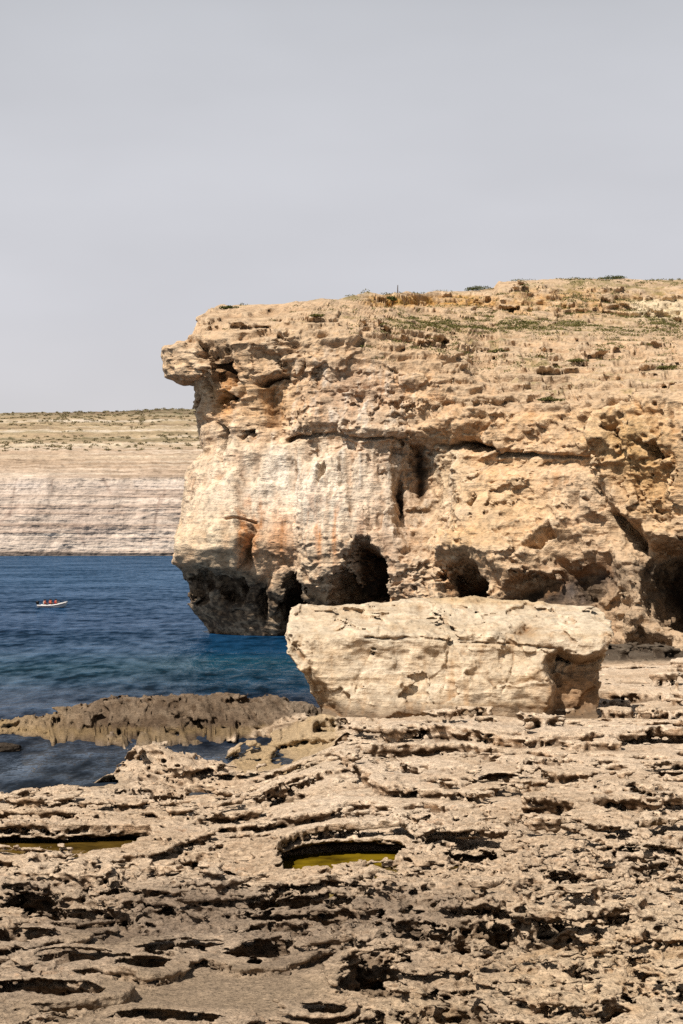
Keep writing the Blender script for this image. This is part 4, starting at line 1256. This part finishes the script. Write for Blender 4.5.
SHR = [
    (227, 309, 1.1, .5, M_DARK, 'dark green shrub on the brow at the left end of the headland'),
    (270, 311, .9, .5, M_YEL, 'yellow green shrub on the brow right of the dark one'),
    (391, 301, .7, .9, M_DARK, 'small dark shrub in the ochre scarp below the post'),
    (478, 290, 2.2, .45, M_DARK, 'low wide shrub on the skyline left of the rock step'),
    (614, 279, 2.4, .4, M_DARK, 'broad dark shrub on the highest skyline at right'),
    (577, 362, 1.4, .4, M_GREEN, 'bright green shrub on the slope below the grassy strip at right'),
    (547, 401, 1.5, .35, M_GREEN, 'flat olive shrub on the ledge above the middle of the cliff'),
    (585, 400, .6, .45, M_GREEN, 'small green tuft beside the flat olive shrub'),
    (500, 353, 1.2, .4, M_GREEN, 'rounded shrub on the stony slope left of the bright green shrub'),
    (663, 369, 1.2, .4, M_GREEN, 'green shrub on the slope at the right edge'),
    (318, 316, .9, .3, M_GREEN, 'thin grey green tuft on the brow above the pale wall'),
]
for px, py, rad, hh, mt, lb in SHR:
    p = on_cliff(px, py)
    n = 14
    dd = rng.normal(size=(n, 3)) * np.array([.45, .35, .2]) * rad
    dd[:, 2] = np.abs(dd[:, 2]) * hh
    V, Q = leaf_cloud(p + dd, np.full((n, 3), 1.0) * np.array([.5 * rad, .45 * rad, .7 * hh]), 60, .13)
    tag(make_mesh('shrub', V, Q, mt, smooth=False), lb, 'shrub')

# scrub along the far plateau
fpx = rng.uniform(-150, 260, 900); ft = 1 - np.abs(rng.normal(0, .05, 900)) - .0
ft = np.where(rng.uniform(size=900) < .35, rng.uniform(.74, .84, 900), np.clip(ft, .8, 1))
ci = np.interp(fpx, pxs, np.arange(ncol)); cj = ft * (nrow - 1)
fp = bilin(FP, ci, cj)
V, Q = leaf_cloud(fp, np.stack([rng.uniform(1.5, 4.5, 900), rng.uniform(2, 4, 900), rng.uniform(.5, 1.8, 900)], 1), 24, .9)
tag(make_mesh('far_scrub', V, Q, leaf_material('far_leaves', lin(112, 104, 76), lin(158, 144, 108)), smooth=False), 'dull green scrub dotted over the far plateau', kind='stuff')

# ------------------------------------------------------------- marker post
import bmesh
def bm_obj(name, bm, mat, parent=None, smooth=False):
    bmesh.ops.recalc_face_normals(bm, faces=bm.faces[:])
    me = bpy.data.meshes.new(name); bm.to_mesh(me); bm.free()
    for p in me.polygons:
        p.use_smooth = smooth
    me.materials.append(mat)
    o = bpy.data.objects.new(name, me); COL.objects.link(o)
    if parent:
        o.parent = parent
    return o


def loft(sections, close=True):
    """rings of equal length -> skin"""
    bm = bmesh.new()
    rings = [[bm.verts.new(p) for p in s] for s in sections]
    n = len(rings[0])
    for a, b in zip(rings[:-1], rings[1:]):
        for i in range(n):
            bm.faces.new([a[i], a[(i + 1) % n], b[(i + 1) % n], b[i]])
    if close:
        bm.faces.new(rings[0]); bm.faces.new(rings[-1][::-1])
    return bm


def ring(x, y, z, rx, ry, n=8, axis='z'):
    out = []
    for i in range(n):
        a = 2 * math.pi * i / n
        out.append((x + rx * math.cos(a), y + ry * math.sin(a), z))
    return out


pb = on_cliff(397.5, 292)
bm = loft([ring(pb[0], pb[1], pb[2] - .4, .09, .09), ring(pb[0] + .01, pb[1], pb[2] + .5, .08, .08), ring(pb[0] + .03, pb[1], pb[2] + 1.25, .06, .06), ring(pb[0] + .03, pb[1], pb[2] + 1.3, .03, .03)])
tag(bm_obj('post', bm, plain_material('weathered_wood', lin(84, 70, 58), .8)), 'thin dark post standing on the skyline above the ochre scarp', 'post')

# ------------------------------------------------------------------ motorboat
BY = CAMZ * F / (607.5 - HOR)
BX = (53 - CX) * BY / F
boat = bpy.data.objects.new('motorboat', None); COL.objects.link(boat)
boat.location = (BX, BY, 0.0); boat.rotation_euler = (0, 0, math.radians(-12))
tag(boat, 'small white open motorboat with passengers in red crossing the bay', 'boat')
M_HULL = plain_material('white_hull', lin(228, 224, 218), .35, .06, 2)
M_STRIPE = plain_material('grey_stripe', lin(96, 90, 96), .4, .1, 3)
M_IN = plain_material('boat_interior', lin(120, 92, 80), .6)
M_BLACK = plain_material('black_motor', lin(18, 18, 20), .4)
M_ORANGE = plain_material('orange_vest', lin(206, 82, 44), .7)
M_RED = plain_material('red_vest', lin(182, 52, 44), .7)
M_WHITE = plain_material('pale_top', lin(206, 200, 190), .7)
M_SKIN = plain_material('skin', lin(188, 132, 104), .6)
M_HAIR = plain_material('dark_hair', lin(36, 26, 22), .6)
M_TROUSER = plain_material('dark_trousers', lin(38, 36, 42), .8)


def hull_section(x, half, keel, top, flare=.75):
    return [(x, -half, top), (x, -half * .97, top * .72 + keel * .28), (x, -half * flare, keel * .7 + top * .3), (x, -half * .4, keel * .92 + top * .08), (x, 0, keel),
            (x, half * .4, keel * .92 + top * .08), (x, half * flare, keel * .7 + top * .3), (x, half * .97, top * .72 + keel * .28), (x, half, top),
            (x, half * .86, top), (x, half * .8, top * .4 + keel * .6), (x, 0, top * .35 + keel * .65), (x, -half * .8, top * .4 + keel * .6), (x, -half * .86, top)]


secs = []
for x, hf, kl, tp in [(-2.7, .98, -.28, .50), (-2.0, 1.05, -.32, .48), (-.8, 1.1, -.34, .49), (.4, 1.08, -.3, .56), (1.3, .92, -.2, .72), (2.0, .62, .0, .90), (2.5, .3, .3, 1.06), (2.78, .05, .8, 1.16)]:
    secs.append(hull_section(x, hf, kl, tp))
bm_obj('hull', loft(secs), M_HULL, boat, True)
# rubbing strake along both sides
for s in (-1, 1):
    st = []
    for x, hf, tp in [(-2.72, .97, .30), (-2.0, 1.04, .28), (-.8, 1.09, .29), (.4, 1.06, .36), (1.3, .9, .50), (2.0, .6, .68), (2.45, .32, .82)]:
        st.append([(x, s * hf, tp - .10), (x, s * (hf + .05), tp - .09), (x, s * (hf + .05), tp + .07), (x, s * hf, tp + .08)])
    bm_obj('strake', loft(st), M_STRIPE, boat)
dk = [[(x, -h, z), (x, h, z), (x, h, z + .06), (x, -h, z + .06)] for x, h, z in [(1.2, .86, .72), (1.9, .62, .88), (2.4, .33, 1.04), (2.72, .06, 1.15)]]
bm_obj('foredeck', loft(dk), M_HULL, boat)
for x in (-1.3, -.2, .8):
    bm = loft([[(x - .2, -.85, .3), (x + .2, -.85, .3), (x + .2, -.85, .42), (x - .2, -.85, .42)], [(x - .2, .85, .3), (x + .2, .85, .3), (x + .2, .85, .42), (x - .2, .85, .42)]])
    bm_obj('bench', bm, M_IN, boat)
om = bm_obj('outboard_motor', loft([ring(-2.95, 0, .55, .2, .17, 10), ring(-2.97, 0, .62, .3, .22, 10), ring(-3.0, 0, .95, .32, .23, 10), ring(-2.98, 0, 1.12, .22, .18, 10), ring(-2.98, 0, 1.16, .1, .08, 10)]), M_BLACK, boat, True)
bm_obj('shaft', loft([ring(-2.95, 0, -.5, .05, .03, 8), ring(-2.95, 0, .0, .09, .06, 8), ring(-2.93, 0, .56, .13, .1, 8)]), M_BLACK, om, True)
bm_obj('windscreen', loft([[(1.12, -.6, .85), (1.16, -.6, .85), (1.0, -.5, 1.22), (.96, -.5, 1.22)], [(1.12, .6, .85), (1.16, .6, .85), (1.0, .5, 1.22), (.96, .5, 1.22)]]), plain_material('tinted_screen', lin(70, 78, 86), .1, .05), boat)
boat_rail = bmesh.new()
for s in (-1, 1):
    pts = [(1.5, s * .78, .9), (1.55, s * .74, 1.22), (2.2, s * .44, 1.36), (2.7, s * .06, 1.45)]
    for a, b in zip(pts[:-1], pts[1:]):
        a, b = Vector(a), Vector(b)
        r4 = []
        for p in (a, b):
            r4.append([boat_rail.verts.new(p + Vector(o)) for o in ((0, -.018, -.018), (0, .018, -.018), (0, .018, .018), (0, -.018, .018))])
        for i in range(4):
            boat_rail.faces.new([r4[0][i], r4[0][(i + 1) % 4], r4[1][(i + 1) % 4], r4[1][i]])
bm_obj('rail', boat_rail, plain_material('steel_rail', lin(180, 180, 184), .25, .05, 4, 1.0), boat)


def seated_person(loc, face, mat_top, label, arm):
    """one skinned body; hair, vest and trousers as children"""
    root_loc = Vector(boat.matrix_basis @ Vector(loc))
    J = [(0, 0, 0), (0, -.02, .22), (0, 0, .46), (0, .01, .56), (0, .03, .70), (0, .035, .80),            # pelvis..head
         (.10, .02, 0), (.13, .42, .03), (.13, .46, -.38), (.13, .58, -.42),
         (-.10, .02, 0), (-.13, .42, .03), (-.13, .46, -.38), (-.13, .58, -.42),
         (.19, 0, .45), (.25, .08 + arm * .1, .20), (.17, .32, .16 + arm * .2), (.15, .40, .15 + arm * .24),
         (-.19, 0, .45), (-.25, .06, .20), (-.16, .30, .12), (-.13, .38, .11)]
    E = [(0, 1), (1, 2), (2, 3), (3, 4), (4, 5), (0, 6), (6, 7), (7, 8), (8, 9), (0, 10), (10, 11), (11, 12), (12, 13), (2, 14), (14, 15), (15, 16), (16, 17), (2, 18), (18, 19), (19, 20), (20, 21)]
    R = [.15, .14, .15, .06, .095, .07, .10, .08, .055, .045, .10, .08, .055, .045, .075, .055, .042, .04, .075, .055, .042, .04]
    me = bpy.data.meshes.new('person')
    me.from_pydata(J, E, [])
    o = bpy.data.objects.new('person', me); COL.objects.link(o)
    md = o.modifiers.new('skin', 'SKIN')
    for i, sv in enumerate(me.skin_vertices[0].data):
        sv.radius = (R[i], R[i]); sv.use_root = (i == 0)
    o.modifiers.new('sub', 'SUBSURF').levels = 1
    o.modifiers['sub'].render_levels = 1
    me.materials.append(M_SKIN)
    o.location = root_loc
    o.rotation_euler = (0, 0, face)
    tag(o, label, 'person', 'people sitting in the motorboat')
    v = loft([ring(0, 0, -.04, .20, .165, 12), ring(0, -.02, .12, .205, .175, 12), ring(0, -.02, .30, .22, .185, 12), ring(0, 0, .44, .23, .17, 12), ring(0, .005, .52, .15, .12, 12), ring(0, .01, .56, .085, .085, 12)])
    bm_obj('vest', v, mat_top, o, True)
    h = loft([ring(0, .01, .69, .105, .11, 10), ring(0, .0, .77, .115, .125, 10), ring(0, .01, .85, .095, .10, 10), ring(0, .015, .885, .03, .03, 10)])
    bm_obj('hair', h, M_HAIR, o, True)
    tb = bmesh.new()
    for s in (-1, 1):
        rgs = []
        for (x, y, z, r_) in [(s * .09, -.06, .0, .115), (s * .12, .2, .02, .11), (s * .13, .45, .0, .09), (s * .13, .48, -.12, .075), (s * .13, .47, -.33, .065)]:
            hor = y < .46
            rgs.append([tb.verts.new((x + r_ * math.cos(a), y + (0 if hor else r_ * math.sin(a)), z + (r_ * math.sin(a) if hor else 0))) for a in [2 * math.pi * i / 8 for i in range(8)]])
        for a, b in zip(rgs[:-1], rgs[1:]):
            for i in range(8):
                tb.faces.new([a[i], a[(i + 1) % 8], b[(i + 1) % 8], b[i]])
    bm_obj('trousers', tb, M_TROUSER, o, True)
    return o


RZ = boat.rotation_euler.z
bpy.context.view_layer.update()
seated_person((-1.75, .1, 0.60), RZ - math.pi / 2, M_WHITE, 'person in a pale top sitting at the stern beside the outboard motor', .3)
seated_person((-1.3, -.4, 0.64), RZ - math.pi / 2, M_RED, 'person in a red top sitting just ahead of the one in pale', 0)
seated_person((-.75, .4, 0.68), RZ - math.pi / 2 - .3, M_ORANGE, 'person in an orange vest sitting second of the red and orange group from the stern', .5)
seated_person((-.2, -.4, 0.68), RZ - math.pi / 2, M_ORANGE, 'person in an orange vest sitting on the middle bench of the boat', 0)
seated_person((.3, .4, 0.70), RZ - math.pi / 2 + .3, M_RED, 'person in a red top sitting ahead of the middle bench', .4)
seated_person((.8, -.35, 0.70), RZ - math.pi / 2, M_RED, 'person in a red top sitting closest to the bow', 0)
# ==================================================== camera, sun and sky
cam = bpy.data.cameras.new('camera')
cam.sensor_fit = 'AUTO'; cam.sensor_width = 36
cam.lens = 36 * F / 1024
cam.shift_y = (HOR - 512) / 1024
cam.clip_start = 1; cam.clip_end = 60000
co = bpy.data.objects.new('camera', cam); COL.objects.link(co)
co.location = (0, 0, CAMZ); co.rotation_euler = (math.radians(90), 0, 0)
scn.camera = co

EL, AZ = math.radians(55), math.radians(43)      # height of the sun; angle to the left of straight behind the camera
sdir = Vector((-math.sin(AZ) * math.cos(EL), -math.cos(AZ) * math.cos(EL), math.sin(EL)))
sl = bpy.data.lights.new('sun', 'SUN'); sl.energy = 5.0; sl.angle = math.radians(.55); sl.color = (1, .945, .875)
so = bpy.data.objects.new('sun', sl); COL.objects.link(so)
so.rotation_euler = (-sdir).to_track_quat('-Z', 'Y').to_euler()
so.location = (0, -20, 80)

wd = bpy.data.worlds.new('World'); scn.world = wd; wd.use_nodes = True
nd, lk = wd.node_tree.nodes, wd.node_tree.links
bg = nd['Background']
sky = nd.new('ShaderNodeTexSky'); sky.sky_type = 'NISHITA'; sky.sun_disc = False
sky.sun_elevation = EL; sky.sun_rotation = math.atan2(sdir.x, sdir.y)
sky.dust_density = 4.0; sky.air_density = 1.0
hs = nd.new('ShaderNodeHueSaturation'); hs.inputs['Saturation'].default_value = .35
lk.new(sky.outputs[0], hs.inputs['Color'])
# high thin cloud veil: grey, paler low down
tc = nd.new('ShaderNodeTexCoord'); sp_ = nd.new('ShaderNodeSeparateXYZ')
lk.new(tc.outputs['Generated'], sp_.inputs[0])
cr = nd.new('ShaderNodeValToRGB')
e = cr.color_ramp.elements
e[0].position, e[0].color = 0.0, (*(lin(226, 222, 222) * 10), 1)
e[1].position, e[1].color = 1.0, (*(lin(46, 52, 64) * 10), 1)
k = e.new(.14); k.color = (*(lin(216, 216, 222) * 10), 1)
k = e.new(.31); k.color = (*(lin(203, 205, 211) * 10), 1)
k = e.new(.55); k.color = (*(lin(78, 84, 96) * 10), 1)
lk.new(sp_.outputs['Z'], cr.inputs['Fac'])
nz = nd.new('ShaderNodeTexNoise'); nz.inputs['Scale'].default_value = 2.2; nz.inputs['Detail'].default_value = 4
mpw = nd.new('ShaderNodeMapping'); mpw.inputs['Scale'].default_value = (1, 1, 3)
lk.new(tc.outputs['Generated'], mpw.inputs['Vector']); lk.new(mpw.outputs[0], nz.inputs['Vector'])
mrw = nd.new('ShaderNodeMapRange'); mrw.inputs['From Min'].default_value = .3; mrw.inputs['From Max'].default_value = .7
mrw.inputs['To Min'].default_value = .87; mrw.inputs['To Max'].default_value = 1.08
lk.new(nz.outputs['Fac'], mrw.inputs['Value'])
vs_ = nd.new('ShaderNodeVectorMath'); vs_.operation = 'SCALE'
mry = nd.new('ShaderNodeMapRange'); mry.inputs['From Min'].default_value = -.6; mry.inputs['From Max'].default_value = .6
mry.inputs['To Min'].default_value = .5; mry.inputs['To Max'].default_value = 1.0
lk.new(sp_.outputs['Y'], mry.inputs['Value'])
mlw = nd.new('ShaderNodeMath'); mlw.operation = 'MULTIPLY'
lk.new(mrw.outputs[0], mlw.inputs[0]); lk.new(mry.outputs[0], mlw.inputs[1])
lk.new(cr.outputs['Color'], vs_.inputs[0]); lk.new(mlw.outputs[0], vs_.inputs['Scale'])
mx = nd.new('ShaderNodeMix'); mx.data_type = 'RGBA'; mx.inputs['Factor'].default_value = .88
lk.new(hs.outputs[0], mx.inputs['A']); lk.new(vs_.outputs[0], mx.inputs['B'])
lk.new(mx.outputs['Result'], bg.inputs['Color'])
bg.inputs['Strength'].default_value = .1

scn.view_settings.view_transform = 'Standard'
scn.view_settings.look = 'None'
scn.view_settings.exposure = 0
scn.view_settings.gamma = 1
scn.cycles.max_bounces = 4
scn.cycles.diffuse_bounces = 1
scn.cycles.use_denoising = False
scn.cycles.denoiser = 'OPENIMAGEDENOISE'
scn.cycles.denoising_input_passes = 'RGB_ALBEDO_NORMAL'
